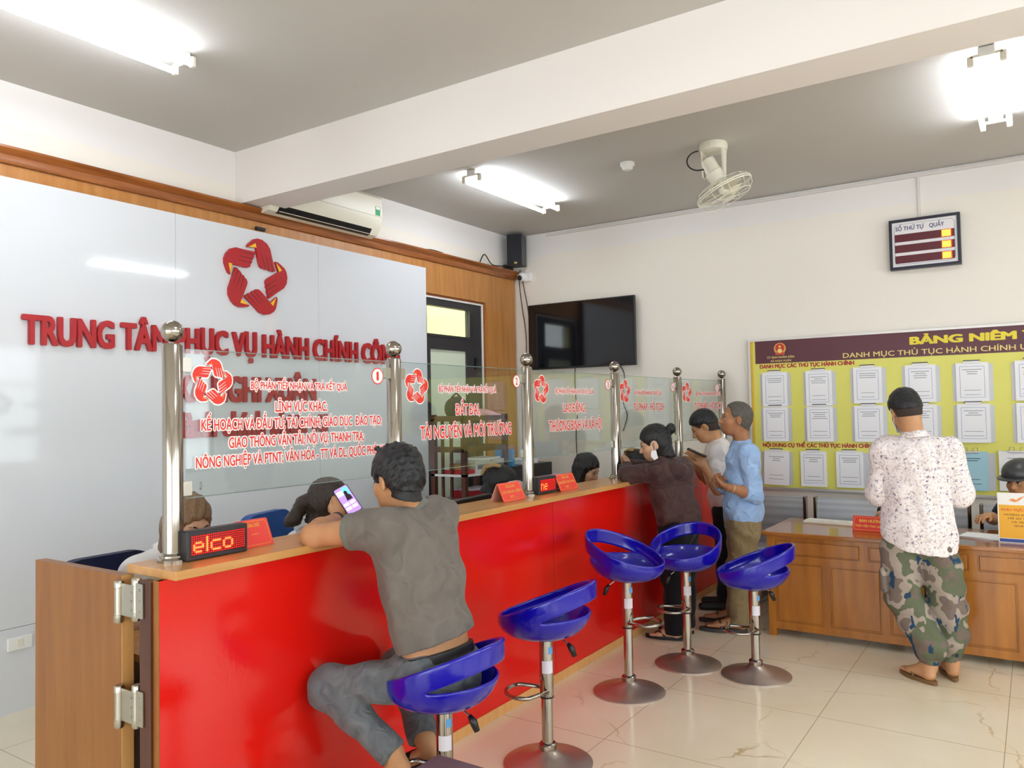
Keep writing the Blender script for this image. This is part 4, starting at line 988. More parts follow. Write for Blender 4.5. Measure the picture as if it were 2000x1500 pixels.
def hair_cap(c, R, root, m, k=1.0, name='hair', grow=.012, low=-.055, extra=None, h=.005, hairline=.0, fold=0):
    c = V(c); P = lambda *a: c+R@(V(*a)*k); s = SDF(h)
    s.ell(P(-.016, 0, .038), V(.096+grow, .077+grow*.8, .085+grow)*k, R, .02); s.ell(P(-.050, 0, -.012), V(.054+grow, .062+grow*.7, .062)*k, R, .03); s.cap(P(-.030, 0, -.02), P(-.040, 0, -.10), (.055+grow)*k, (.053+grow)*k, k=.02)
    s.ell(P(.100, 0, -.045+hairline), V(.088, .092, .112)*k, R, .012, 's')
    for y in (1, -1): s.ell(P(.012, .085*y, -.02), V(.034, .022, .045)*k, R, .01, 's')
    n = nrm(R@V(.45, 0, -1)); s.clip(P(-.06, 0, low), n)
    if fold:
        for i in range(4): s.fold.append((nrm(R@V(.3, 1-.4*i, .3*i-.4)), 150+40*i, fold, i*1.7, 1.0))
    if extra: extra(s, P)
    return s.mesh(name, m, root)

# ------------------------------------------------------------------ 1 seated man in the grey polo shirt
def man_grey():
    t = person_root('person in a grey polo shirt and jeans sitting on a bar stool', (-1.90, 2.33, .49))
    pel, nb = V(-1.90, 2.325, .60), V(-2.045, 2.325, 1.205); F = V(-.99, .14, 0); Lf = V(-.14, -.99, 0)
    sh = {1: V(-2.025, 2.165, 1.150), -1: V(-2.045, 2.505, 1.155)}; el = {1: V(-2.325, 2.09, 1.112), -1: V(-2.36, 2.65, 1.122)}; wr = {1: V(-2.415, 2.315, 1.145), -1: V(-2.44, 2.45, 1.135)}
    hip = {1: pel+Lf*.085+V(0, 0, .0), -1: pel-Lf*.085}; kn = {1: V(-2.27, 2.105, .545), -1: V(-2.25, 2.50, .53)}; an = {1: V(-1.985, 2.15, .345), -1: V(-2.02, 2.37, .315)}
    hd = V(-2.06, 2.275, 1.322); R = frame((-.98, .10, -.22))
    b = SDF(.0055); head_ops(b, hd, R); b.cap(nb-V(0, 0, .03), hd+R@V(-.03, 0, -.05), .060, .054, k=.03)
    torso_ops(b, pel, nb, Lf, [(.0, .10, 1.55), (.3, .095, 1.5), (.75, .095, 1.5), (.95, .05, 1.5)])
    for s in (1, -1): arm_ops(b, sh[s], el[s], wr[s], 1.08)
    hand_ops(b, wr[1], (-.15, .25, .75), (-.3, .9, -.2), (-.8, -.3, .3), .85, k=1.05); hand_ops(b, wr[-1], (-.3, -.75, .35), (-.6, .2, .5), (.2, .2, .9), .7, k=1.05)
    for s, tx in ((1, V(-2.10, 2.05, .20)), (-1, V(-2.14, 2.33, .19))):
        b.cap(kn[s], an[s], .05, .038, k=.03); h_ = an[s]+V(.03, .01, -.05); b.cap(an[s], h_, .038, .033, k=.02); b.cap(h_, h_+(tx-h_)*.75, .032, .026, Lf, 1, 1.6, .02); d_ = nrm(tx-h_)
        for q in (-.03, -.012, .004, .019, .032): b.cap(h_+(tx-h_)*.78+Lf*q, h_+(tx-h_)*.78+Lf*q+d_*.045, .011, .009, k=.006)
    b.mesh('body', SK_TAN, t)
    face_parts(hd, R, t)
    hair_cap(hd, R, t, H_BLK, grow=.005, low=-.088, h=.0045, name='hair_nape')
    hair_cap(hd, R, t, H_BLK, grow=.017, low=-.048, h=.0045, fold=.0016, extra=lambda s, P: [s.cap(P(x, y, .105), P(x+.02, y*1.2, .132), .012, .005, k=.012) for x, y in ((.03, -.03), (-.01, .0), (.04, .02), (-.04, .03), (.0, .045), (-.045, -.025))])
    SH = cloth('grey_polo', '#746d65', '#6a635c', 300, .75, .85, 11); TRIM = cloth('grey_trim', '#6e7268', None, 300, .1)
    s_ = SDF(.006); up = nrm(nb-pel)
    torso_ops(s_, pel, nb, Lf, [(-.05, .112, 1.46), (.25, .115, 1.40), (.55, .120, 1.45), (.80, .118, 1.5), (.90, .058, 1.9)], .05)
    s_.cap(sh[1], sh[-1], .068, k=.05); s_.cap(nb-up*.03, nb+up*.004, .072, .062, k=.03, flat=True)
    for q in (1, -1):
        d = el[q]-sh[q]; s_.cap(sh[q]-d*.05, sh[q]+d*.12, .072, .070, k=.045); sleeve(t, SH, [sh[q]-d*.02, sh[q]+d*.25, sh[q]+d*.46], [.0735, .071, .067], True, 3+q, .0022)
    cloth_fold(s_, .0026, 3); s_.clip(pel+up*.118+V(0, 0, .0), -(up*.94+V(-.02, -.07, 0))); s_.mesh('polo_shirt', SH, t)
    for q in (1, -1):
        d = nrm(el[q]-sh[q]); L_ = np.linalg.norm(el[q]-sh[q]); g = SDF(.004); g.cap(sh[q]+d*(L_*.46-.022), sh[q]+d*(L_*.46+.006), .0705, .0695, k=.001, flat=True, flat0=True); g.mesh('sleeve_cuff', TRIM, t)
    collar(t, nb+V(-.004, -.003, .004), hd-nb+V(-.01, 0, .02), F, TRIM, .064, .036)
    JE = cloth('faded_jeans', '#6c7072', '#585c60', 420, .6, .9, 17); j = SDF(.006)
    j.cap(pel+V(0, 0, -.01), pel+up*.075, .118, .110, Lf, 1.42, 1.42, .05, flat=True)
    for q in (1, -1):
        j.cap(hip[q], kn[q], .092, .068, k=.05); e = an[q]+(an[q]-kn[q])*(.03 if q > 0 else .0); j.cap(kn[q], kn[q]+(e-kn[q])*.45, .067, .063, k=.04); j.cap(kn[q]+(e-kn[q])*.4, e, .061, .059, k=.03, flat=True)
    cloth_fold(j, .0036, 9, .9); j.mesh('jeans', JE, t)
    bl = SDF(.005); bl.cap(pel+up*.048, pel+up*.084, .1195, .1175, Lf, 1.40, 1.40, .002, True, True); bl.mesh('belt', mat('belt_black', '#18171a', .4), t)
    for q, tx in ((1, V(-2.10, 2.05, .20)), (-1, V(-2.14, 2.33, .19))):
        h_ = an[q]+V(.03, .01, -.085); g = SDF(.006); g.cap(h_, tx+V(-.01, 0, -.035), .022, .016, Lf, 1.6, 2.5, .01); g.cap(h_+(tx-h_)*.55+V(0, 0, .03)+Lf*.05, h_+(tx-h_)*.55+V(0, 0, .03)-Lf*.05, .020, k=.02); g.mesh('slipper', RUBBER, t)
    w = wr[1]+(el[1]-wr[1])*.12; d = Vector(nrm(wr[1]-el[1])); m = MB(); m.lathe([(.030, -.009), (.0325, -.008), (.0325, .008), (.030, .009)], Vector(w), d, 24, False); m.build('wristband', mat('navy_band', '#2a2b45', .5), t, angle=40)
    # the phone he holds
    o = Vector((-2.432, 2.352, 1.188)); n = Vector((.60, -.62, .50)).normalized(); upv = Vector((-.52, -.16, .80)); upv = (upv-n*upv.dot(n)).normalized(); u = upv.cross(n)
    o = o+n*.046+u*.022-upv*.004; ph = thing('smartphone', 'lit smartphone held over the counter by the person in grey', 'phone', o)
    MB().prism(rounded(.076, .156, .010, 4, -.038, -.078), o-n*.005, u*.86, upv*.86, n, .009).build('case', DARK, ph)
    MB().prism(rounded(.069, .149, .008, 4, -.0345, -.0745), o+n*.0041, u*.86, upv*.86, n, .0004).build('screen', emis('screen_violet', '#9c78cf', .9), ph)
    q = MB()
    for a, c_, w_, h_ in ((-.031, .03, .03, .028), (-.031, -.028, .028, .016), (.002, -.028, .026, .016), (-.031, -.052, .028, .016), (.002, -.052, .026, .016)): q.prism(rounded(w_, h_, .002, 2, a, c_), o+n*.0046, u*.86, upv*.86, n, .0003)
    q.build('screen_tiles', emis('screen_pink', '#f0c0f2', 1.0), ph)
    MB().prism(rounded(.03, .05, .004, 2, .0, .018), o+n*.0046, u*.86, upv*.86, n, .0003).build('screen_sky', emis('screen_sky', '#5fb4e2', .9), ph)
    MB().prism([(-.004, -.005), (.026, -.005), (.024, .020), (.017, .026), (.018, .042), (.010, .05), (.002, .044), (.0, .02)], o+n*.005, u*.86, upv*.86, n, .0003).build('screen_figure', mat('screen_dark', '#2a1520', .4), ph)
man_grey()

# ------------------------------------------------------------------ 2 woman in the brown hooded jacket
def woman_brown():
    t = person_root('person in a brown hooded jacket with a hair bun, leaning on the counter', (-2.10, 5.14, 0))
    pel, nb = V(-2.07, 5.14, .80), V(-2.135, 5.07, 1.215); F = V(-1, .0, 0); Lf = V(-.05, -1, 0)
    sh = {1: V(-2.12, 4.945, 1.140), -1: V(-2.09, 5.245, 1.15)}; el = {1: V(-2.345, 4.91, 1.125), -1: V(-2.345, 5.37, 1.13)}; wr = {1: V(-2.44, 5.13, 1.15), -1: V(-2.48, 5.22, 1.16)}
    hd = V(-2.178, 5.005, 1.335); R = frame((-.90, -.36, -.30))
    b = SDF(.006); head_ops(b, hd, R, .97, True); b.cap(nb-V(0, 0, .03), hd+R@V(-.03, 0, -.05), .050, .046, k=.03)
    for s in (1, -1): arm_ops(b, sh[s], el[s], wr[s], .85)
    hand_ops(b, wr[1], (-.2, .5, .5), (-.5, .2, .2), (.3, 0, .8), .8, k=.9); hand_ops(b, wr[-1], (-.2, -.7, .3), (-.5, 0, .3), (0, .1, .9), .8, k=.9)
    core_ops(b, pel, nb, Lf, {1: V(-2.095, 5.085, .43), -1: V(-2.095, 5.265, .43)}, {1: V(-2.10, 5.09, .075), -1: V(-2.09, 5.27, .075)})
    b.cap(V(-2.10, 5.09, .3), V(-2.10, 5.09, .075), .045, .035); foot_ops(b, (-2.10, 5.09, .075), (-2.06, 5.09, .012), (-2.27, 5.05, .012)); b.cap(V(-2.09, 5.27, .3), V(-2.09, 5.27, .075), .045, .035); foot_ops(b, (-2.09, 5.27, .075), (-2.05, 5.27, .012), (-2.27, 5.27, .012))
    b.mesh('body', SK_F, t); face_parts(hd, R, t, .97)
    def ex(s, P):
        s.cap(P(-.09, 0, .03), P(-.118, 0, .050), .022, .02, k=.02); s.ell(P(-.140, 0, .062), (.034, .032, .038), R, .006); s.cap(P(-.06, .03, -.03), P(-.075, .02, -.10), .045, .03, k=.03)
    h_ = hair_cap(hd, R, t, H_BLK, .97, grow=.014, low=-.115, h=.005, extra=ex, fold=.0009, hairline=-.012)
    q = hd+R@V(-.112, 0, .047); MB().lathe([(.020, -.006), (.026, -.005), (.026, .005), (.020, .006)], Vector(q), Vector(R@V(-.8, 0, .6)), 20, False).build('hair_tie', mat('hair_tie_blue', '#5f8fd0', .6), t, angle=40)
    JK = cloth('brown_jacket', '#4f3935', '#412d2b', 340, .8, .7, 12); s_ = SDF(.0065); up = nrm(nb-pel)
    torso_ops(s_, pel, nb, Lf, [(-.06, .125, 1.34), (.12, .130, 1.36), (.45, .125, 1.36), (.8, .118, 1.42), (.90, .058, 1.9)], .05); s_.cap(sh[1], sh[-1], .068, k=.05)
    for q in (1, -1): s_.cap(sh[q], sh[q]+(el[q]-sh[q])*.15, .070, .068, k=.04); sleeve(t, JK, [sh[q], el[q], wr[q]], [.074, .060, .044], True, 6+q, .0042)
    cloth_fold(s_, .0036, 5); s_.clip(pel-V(0, 0, .03), (0, 0, -1)); s_.mesh('jacket', JK, t)
    hem = SDF(.006); hem.cap(pel-V(0, 0, .035), pel+V(0, 0, .02), .128, .128, Lf, 1.34, 1.35, .002, True, True); hem.mesh('hem_band', JK, t)
    ho = SDF(.006); c = nb+V(.055, .02, -.02)
    for a0, a1 in zip(range(-120, 120, 30), range(-90, 150, 30)):
        f = lambda g: c+V(.085*math.cos(math.radians(g)), .125*math.sin(math.radians(g)), -.055*math.cos(math.radians(g)))
        ho.cap(f(a0), f(a1), .034+.012*math.cos(math.radians(a0)), .034+.012*math.cos(math.radians(a1)), k=.03)
    ho.cap(c+V(.07, 0, -.05), c+V(.105, .015, -.145), .045, .018, Lf, 1.7, 1.8, .03); cloth_fold(ho, .0055, 8); ho.mesh('hood', JK, t)
    TR = cloth('black_trousers', '#15161b', '#0e0f13', 300, .2, .85); j = SDF(.007); j.cap(pel-V(0, 0, .04), pel, .118, .115, Lf, 1.38, 1.36, .04)
    for q, y in ((1, 5.085), (-1, 5.265)): j.cap(pel+Lf*.08*q-V(0, 0, .05), V(-2.095, y, .43), .108, .080, k=.05); j.cap(V(-2.095, y, .43), V(-2.09, y+.005, .045), .080, .074, k=.04, flat=True)
    cloth_fold(j, .003, 4, .2); j.mesh('trousers', TR, t)
    for y, y2 in ((5.09, 5.05), (5.27, 5.27)): sandal((-2.05, y, 0), (-2.28, y2, 0), t, RUBBER)
    M = mat('mask_white', '#e8eaec', .8); P = lambda *a: Vector(hd+R@(V(*a)*.97)); w = MB(); w.prism([(-.012, .0), (.02, .004), (.034, -.03), (.02, -.06), (-.008, -.055)], P(.014, .087, -.045), Vector(R[:, 0]), Vector(R[:, 2]), Vector(R[:, 1]), .004)
    w.tube([P(.0, .088, .02), P(.022, .086, .0), P(.024, .088, -.045)], .0016, 5); w.tube([P(.0, .088, .02), P(-.012, .090, .0), P(.004, .09, -.045)], .0016, 5); w.build('face_mask', M, t)
woman_brown()

# ------------------------------------------------------------------ 3 man in the white polo shirt
def man_white():
    t = person_root('person in a white polo shirt and black trousers bowing over a phone at the counter', (-2.06, 6.08, 0))
    pel, nb = V(-2.055, 6.09, .80), V(-2.105, 6.06, 1.29); Lf = V(.25, -.97, 0); F = V(-.97, -.25, 0)
    sh = {1: V(-2.045, 5.93, 1.205), -1: V(-2.13, 6.22, 1.21)}; el = {1: V(-2.045, 5.875, .945), -1: V(-2.26, 6.26, .98)}; wr = {1: V(-2.125, 5.81, 1.12), -1: V(-2.30, 6.05, 1.12)}
    hd = V(-2.185, 5.985, 1.425); R = frame((-.82, -.34, -.58))
    b = SDF(.006); head_ops(b, hd, R); b.cap(nb-V(0, 0, .03), hd+R@V(-.035, 0, -.045), .060, .056, k=.03)
    for s in (1, -1): arm_ops(b, sh[s], el[s], wr[s], 1.05)
    hand_ops(b, wr[1], (-.35, -.15, .8), (-.6, .5, -.2), (-.5, -.5, .2), .8); hand_ops(b, wr[-1], (.1, -.7, .5), (-.5, -.2, .3), (.2, .2, .9), .6)
    core_ops(b, pel, nb, Lf, {1: V(-2.05, 6.01, .42), -1: V(-2.10, 6.19, .42)}, {1: V(-2.05, 6.01, .08), -1: V(-2.10, 6.19, .08)})
    b.mesh('body', SK_MAN, t); face_parts(hd, R, t); hair_cap(hd, R, t, H_FAD, grow=.008, low=-.075, name='shaved_hair'); hair_cap(hd, R, t, H_BLK, grow=.013, low=-.01, h=.005, fold=.0008)
    SH = cloth('white_polo', '#e9e6e4', '#dfdbd9', 300, .7, .85, 11); s_ = SDF(.0065)
    torso_ops(s_, pel, nb, Lf, [(-.2, .115, 1.42), (.2, .125, 1.40), (.55, .122, 1.42), (.85, .110, 1.5), (.90, .058, 1.9)], .05); s_.cap(sh[1], sh[-1], .07, k=.05)
    for q in (1, -1): d = el[q]-sh[q]; s_.cap(sh[q]-d*.05, sh[q]+d*.12, .072, .07, k=.04); sleeve(t, SH, [sh[q], sh[q]+d*.35, sh[q]+d*.68], [.0745, .073, .069], True, 2+q, .003)
    cloth_fold(s_, .003, 12); s_.clip((0, 0, .735), (0, 0, -1)); s_.mesh('polo_shirt', SH, t); collar(t, nb+V(-.01, -.004, .0), hd-nb+V(0, 0, .03), F, SH, .064, .03)
    j = SDF(.007); j.cap(pel-V(0, 0, .06), pel, .112, .110, Lf, 1.4, 1.4, .04)
    for q, x, y in ((1, -2.05, 6.01), (-1, -2.10, 6.19)): j.cap(pel+Lf*.085*q-V(0, 0, .06), (x, y, .42), .095, .070, k=.05); j.cap((x, y, .42), (x, y, .06), .070, .060, k=.04, flat=True)
    cloth_fold(j, .003, 6, .2); j.mesh('trousers', MATS['black_trousers'], t)
    shoe((-2.02, 6.03, 0), (-2.25, 5.93, 0), t, RUBBER); shoe((-2.07, 6.20, 0), (-2.30, 6.13, 0), t, RUBBER)
    o = Vector((-2.165, 5.755, 1.225)); ph = thing('smartphone', 'dark smartphone held by the person in the white polo shirt', 'phone', o); n = Vector((.30, .35, .90)).normalized(); up = Vector((-.85, -.45, .2)); up = (up-n*up.dot(n)).normalized(); u = up.cross(n)
    MB().prism(rounded(.074, .152, .01, 4, -.037, -.076), o, u, up, n, .009).build('case', BLACK, ph); MB().prism(rounded(.068, .146, .008, 4, -.034, -.073), o+n*.009, u, up, n, .0004).build('screen', mat('phone_screen', '#c9cfd8', .1), ph)
man_white()

# ------------------------------------------------------------------ 4 older man in the light blue shirt
def man_blue():
    t = person_root('older person in a light blue shirt and khaki trousers, hands clasped, looking up', (-1.80, 5.52, 0))
    pel, nb = V(-1.745, 5.515, .80), V(-1.738, 5.515, 1.315); Lf = V(.42, -.91, 0); F = V(-.91, -.42, 0)
    sh = {1: V(-1.655, 5.37, 1.245), -1: V(-1.80, 5.67, 1.245)}; el = {1: V(-1.625, 5.385, .975), -1: V(-1.90, 5.66, .985)}; wr = {1: V(-1.755, 5.25, 1.030), -1: V(-1.895, 5.44, 1.075)}
    hd = V(-1.762, 5.468, 1.487); R = frame((-.86, -.50, .10))
    b = SDF(.0055); head_ops(b, hd, R, .99); b.cap(nb-V(0, 0, .03), hd+R@V(-.03, 0, -.05), .057, .052, k=.03)
    for s in (1, -1): arm_ops(b, sh[s], el[s], wr[s], .98)
    hand_ops(b, wr[1], (-.75, .42, .22), (.1, .3, .9), (-.4, -.8, .2), .75, k=1.05); hand_ops(b, wr[-1], (.38, -.85, -.02), (0, -.05, -1), (-.8, -.4, .1), .75, k=1.05)
    A = {1: V(-1.785, 5.475, .085), -1: V(-1.87, 5.67, .085)}; TO = {1: V(-2.02, 5.39, .03), -1: V(-2.11, 5.62, .03)}
    core_ops(b, pel, nb, Lf, {1: V(-1.745, 5.475, .42), -1: V(-1.82, 5.62, .42)}, A)
    for q in (1, -1): foot_ops(b, A[q], A[q]+V(.045, .01, -.062), TO[q])
    b.mesh('body', SK_OLD, t); face_parts(hd, R, t, .99, mat('brow_grey', '#4c4038', .8))
    hair_cap(hd, R, t, H_GRY, .99, grow=.006, low=-.062, h=.0045, hairline=.030, fold=.0006)
    SH = cloth('light_blue_shirt', '#a3c2ea', '#93b3de', 320, .8, .85, 12); s_ = SDF(.006); up = V(0, 0, 1)
    torso_ops(s_, pel, nb, Lf, [(-.18, .128, 1.36), (.1, .128, 1.34), (.45, .118, 1.36), (.8, .108, 1.5), (.90, .058, 1.9)], .05); s_.cap(sh[1], sh[-1], .064, k=.05)
    for q in (1, -1): d = wr[q]-el[q]; s_.cap(sh[q], sh[q]+(el[q]-sh[q])*.1, .066, .064, k=.04); sleeve(t, SH, [sh[q], el[q], el[q]+d*.36], [.070, .063, .058], True, 5+q, .0042)
    cloth_fold(s_, .0038, 17, .5); s_.clip(V(-1.745, 5.515, .755), nrm(V(.22, .1, -1))); s_.mesh('shirt', SH, t)
    for q in (1, -1): d = nrm(wr[q]-el[q]); L_ = np.linalg.norm(wr[q]-el[q]); g = SDF(.004); g.cap(el[q]+d*(L_*.22), el[q]+d*(L_*.40), .066, .063, k=.001, flat=True, flat0=True); cloth_fold(g, .002, 3); g.mesh('rolled_cuff', SH, t)
    collar(t, nb+V(-.006, -.003, .006), hd-nb+V(.04, .03, .0), F, SH, .060, .030, .28)
    w = MB()
    for k in range(5): w.lathe([(.005, 0), (.005, .003)], Vector((-1.745, 5.515, 1.24-.085*k))+Vector(F)*(.112+.006*k)+Vector(Lf)*.0, F, 10)
    w.build('buttons', mat('button', '#dfe6ee', .4), t)
    KH = cloth('khaki_trousers', '#91805f', '#857452', 300, .7, .85, 12); j = SDF(.007); j.cap(pel-V(0, 0, .06), pel-V(0, 0, .0), .118, .112, Lf, 1.36, 1.36, .04)
    K = {1: V(-1.745, 5.475, .42), -1: V(-1.82, 5.62, .42)}
    for q in (1, -1): j.cap(pel+Lf*.075*q-V(0, 0, .06), K[q], .105, .084, k=.05); j.cap(K[q], A[q]+V(.01, 0, -.02), .082, .072, k=.04, flat=True)
    cloth_fold(j, .0035, 21, .15); j.mesh('trousers', KH, t)
    for q in (1, -1):
        h_ = A[q]+V(.045, .01, -.085); b_ = sandal(h_, TO[q], t, mat('sandal_dark', '#3a3836', .5), 'sandal', .024, .046, False); d = Vector(nrm((TO[q]-h_)*V(1, 1, 0))); s = Vector((-d.y, d.x, 0)); o = Vector((h_[0], h_[1], .024)); w = MB()
        for f in (.50, .68): w.tube([o+d*.235*f+s*.046, o+d*.235*(f+.03)+s*.028+Vector((0, 0, .045)), o+d*.235*(f+.06)-s*.01+Vector((0, 0, .048)), o+d*.235*(f+.02)-s*.044], [.008, .011, .011, .008], 8)
        w.build('strap', mat('sandal_dark', '#3a3836', .5), b_, True)
    w0 = wr[1]+(el[1]-wr[1])*.16; MB().lathe([(.029, -.004), (.031, -.003), (.031, .003), (.029, .004)], Vector(w0), Vector(nrm(wr[1]-el[1])), 24, False).build('watch_strap', mat('watch_gold', '#cdb98a', .3, .7), t, angle=40)
man_blue()

# ------------------------------------------------------------------ 5 man in the flower print shirt
def man_floral():
    t = person_root('person in a white flower print shirt and camouflage trousers with their back turned', (-.55, 5.08, 0))
    pel, nb = V(-.598, 5.125, .80), V(-.600, 5.115, 1.385); Lf = V(-.99, -.10, 0); F = V(-.10, .99, 0)
    sh = {1: V(-.755, 5.09, 1.30), -1: V(-.428, 5.13, 1.30)}; el = {1: V(-.795, 5.12, 1.045), -1: V(-.378, 5.19, 1.05)}; wr = {1: V(-.72, 5.32, 1.10), -1: V(-.47, 5.38, 1.10)}
    hd = V(-.645, 5.145, 1.535); R = frame((-.42, .78, -.46), (-.12, 0, 1))
    b = SDF(.0055); head_ops(b, hd, R, .98); b.cap(nb-V(0, 0, .03), hd+R@V(-.035, 0, -.045), .060, .055, k=.03)
    for s in (1, -1): arm_ops(b, sh[s], el[s], wr[s])
    hand_ops(b, wr[1], (.5, .6, .2), (.2, -.2, .7), (-.2, .6, .3), .5); hand_ops(b, wr[-1], (-.5, .6, .2), (-.2, -.2, .7), (.2, .6, .3), .5)
    A = {1: V(-.553, 5.035, .088), -1: V(-.452, 5.165, .088)}; HE = {1: V(-.535, 4.995, .022), -1: V(-.440, 5.125, .022)}; TO = {1: V(-.705, 5.135, .022), -1: V(-.510, 5.345, .022)}
    core_ops(b, pel, nb, Lf, {1: V(-.680, 5.085, .43), -1: V(-.462, 5.165, .42)}, A)
    for q in (1, -1): foot_ops(b, A[q], HE[q]+V(0, 0, .0), TO[q])
    b.mesh('body', SK_MAN, t); face_parts(hd, R, t, .98); hair_cap(hd, R, t, H_FAD, .98, grow=.010, low=-.066, name='shaved_hair'); hair_cap(hd, R, t, H_BLK, .98, grow=.014, low=-.016, h=.005, fold=.0008)
    n = NT('flower_print'); v = n.coord(); wp = n.noise(v, 30, 2); mx = n.n('ShaderNodeMix', data_type='RGBA'); mx.inputs['Factor'].default_value = .045; n.l(v, mx.inputs[6]); n.l(wp.outputs['Color'], mx.inputs[7])
    vo = n.n('ShaderNodeTexVoronoi'); vo.inputs['Scale'].default_value = 31; vo.inputs['Randomness'].default_value = .45; n.l(mx.outputs[2], vo.inputs[0]); sp = n.noise(v, 130, 3, .7)
    ad = n.n('ShaderNodeMath', operation='MULTIPLY_ADD'); ad.inputs[1].default_value = 1.3; n.l(sp.outputs[0], ad.inputs[0]); n.l(vo.outputs['Distance'], ad.inputs[2]); r1 = n.ramp(ad.outputs[0], [(.70, '#6d5c86'), (.80, '#a597ac'), (.88, '#f0e9e7')])
    s2 = n.noise(v, 75, 3, .7); r2 = n.ramp(s2.outputs[0], [(.50, (1, 1, 1, 1)), (.62, lin('#d0c6cb'))]); m2 = n.n('ShaderNodeMix', data_type='RGBA', blend_type='MULTIPLY'); m2.inputs['Factor'].default_value = .9; n.l(r1.outputs[0], m2.inputs[6]); n.l(r2.outputs[0], m2.inputs[7]); n.l(m2.outputs[2], n.b.inputs['Base Color'])
    fo = n.noise(v, 11, 1.6, .4); n.bump(fo.outputs[0], .7, .03); n.set(Roughness=.85, Specular_IOR_Level=.2); SH = n.m
    s_ = SDF(.0065); torso_ops(s_, pel, nb, Lf, [(-.15, .150, 1.32), (.1, .144, 1.28), (.5, .130, 1.30), (.8, .115, 1.52), (.90, .058, 1.9)], .05); s_.cap(sh[1], sh[-1], .070, k=.06)
    for q in (1, -1): d = wr[q]-el[q]; s_.cap(sh[q], sh[q]+(el[q]-sh[q])*.15, .072, .072, k=.04); sleeve(t, SH, [sh[q], el[q], el[q]+d*.25], [.076, .072, .066], True, 8+q, .0042)
    cloth_fold(s_, .0035, 23, .5); s_.clip(V(-.598, 5.10, .765), nrm(V(-.22, .34, -1))); s_.mesh('shirt', SH, t); collar(t, nb+V(0, .004, .0), hd-nb+V(.03, -.03, .02), F, SH, .064, .032)
    n = NT('camouflage'); v = n.coord(); a = n.noise(v, 6.0, 2.5, .5); r1 = n.ramp(a.outputs[0], [(0, '#74675d'), (.43, '#646a54'), (.51, '#a3968a'), (.59, '#786b63')], 'CONSTANT'); vs = n.coord((1.5, 1.5, .7)); b2 = n.noise(vs, 11, 2.5, .55); r2 = n.ramp(b2.outputs[0], [(.0, (0, 0, 0, 1)), (.60, (1, 1, 1, 1))], 'CONSTANT'); mx = n.n('ShaderNodeMix', data_type='RGBA'); n.l(r2.outputs[0], mx.inputs['Factor']); n.l(r1.outputs[0], mx.inputs[6]); mx.inputs[7].default_value = lin('#2d4660'); n.l(mx.outputs[2], n.b.inputs['Base Color']); f = n.noise(v, 12, 3); n.bump(f.outputs[0], .4, .03); n.set(Roughness=.9, Specular_IOR_Level=.15); CM = n.m
    j = SDF(.007); j.cap(pel-V(0, 0, .05), pel+V(0, 0, .02), .112, .105, Lf, 1.36, 1.32, .04); K = {1: V(-.680, 5.085, .43), -1: V(-.462, 5.165, .42)}; hp = {1: V(-.685, 5.11, .74), -1: V(-.515, 5.14, .74)}
    for q in (1, -1): j.cap(hp[q], K[q], .116, .104, k=.015); j.cap(K[q], A[q]+V(0, 0, .13), .100, .090, k=.012); j.cap(A[q]+V(0, 0, .13), A[q]+V(0, 0, .025), .088, .045, k=.03, flat=True)
    cloth_fold(j, .0055, 31, .9); j.mesh('camouflage_trousers', CM, t)
    pk = SDF(.006); pk.cap((-.775, 5.05, .60), (-.768, 5.04, .50), .026, .026, (0, 1, 0), 2.2, 2.2, .01); pk.mesh('cargo_pocket', CM, t)
    for q in (1, -1): g = SDF(.0045); g.cap(A[q]+V(0, 0, .02), A[q]+V(0, 0, .055), .050, .052, k=.002, flat=True, flat0=True); cloth_fold(g, .003, 2); g.mesh('ankle_cuff', CM, t)
    FL = mat('flip_flop_brown', '#7b5a34', .6)
    for q in (1, -1): sandal(HE[q]-nrm((TO[q]-HE[q])*V(1, 1, 0))*.012, TO[q], t, FL, 'flip_flop', .021, .043)
    P = lambda *a: Vector(hd+R@(V(*a)*.98)); w = MB(); vs = []
    for i in range(9):
        a = math.radians(-75+150*i/8); vs += [P(.062*math.cos(a)+.05, .070*math.sin(a), -.02), P(.062*math.cos(a)+.054, .066*math.sin(a), -.095)]
    w.add(vs, [(2*i, 2*i+2, 2*i+3, 2*i+1) for i in range(8)])
    for y in (1, -1): w.tube([P(.05, .072*y, -.03), P(.02, .082*y, .0), P(-.006, .084*y, .024)], .0016, 5); w.tube([P(.05, .068*y, -.085), P(.02, .080*y, -.05), P(-.01, .084*y, -.03)], .0016, 5)
    o = w.build('face_mask', mat('mask_white', '#e8eaec', .8), t, True); o.modifiers.new('thickness', 'SOLIDIFY').thickness = .003
man_floral()

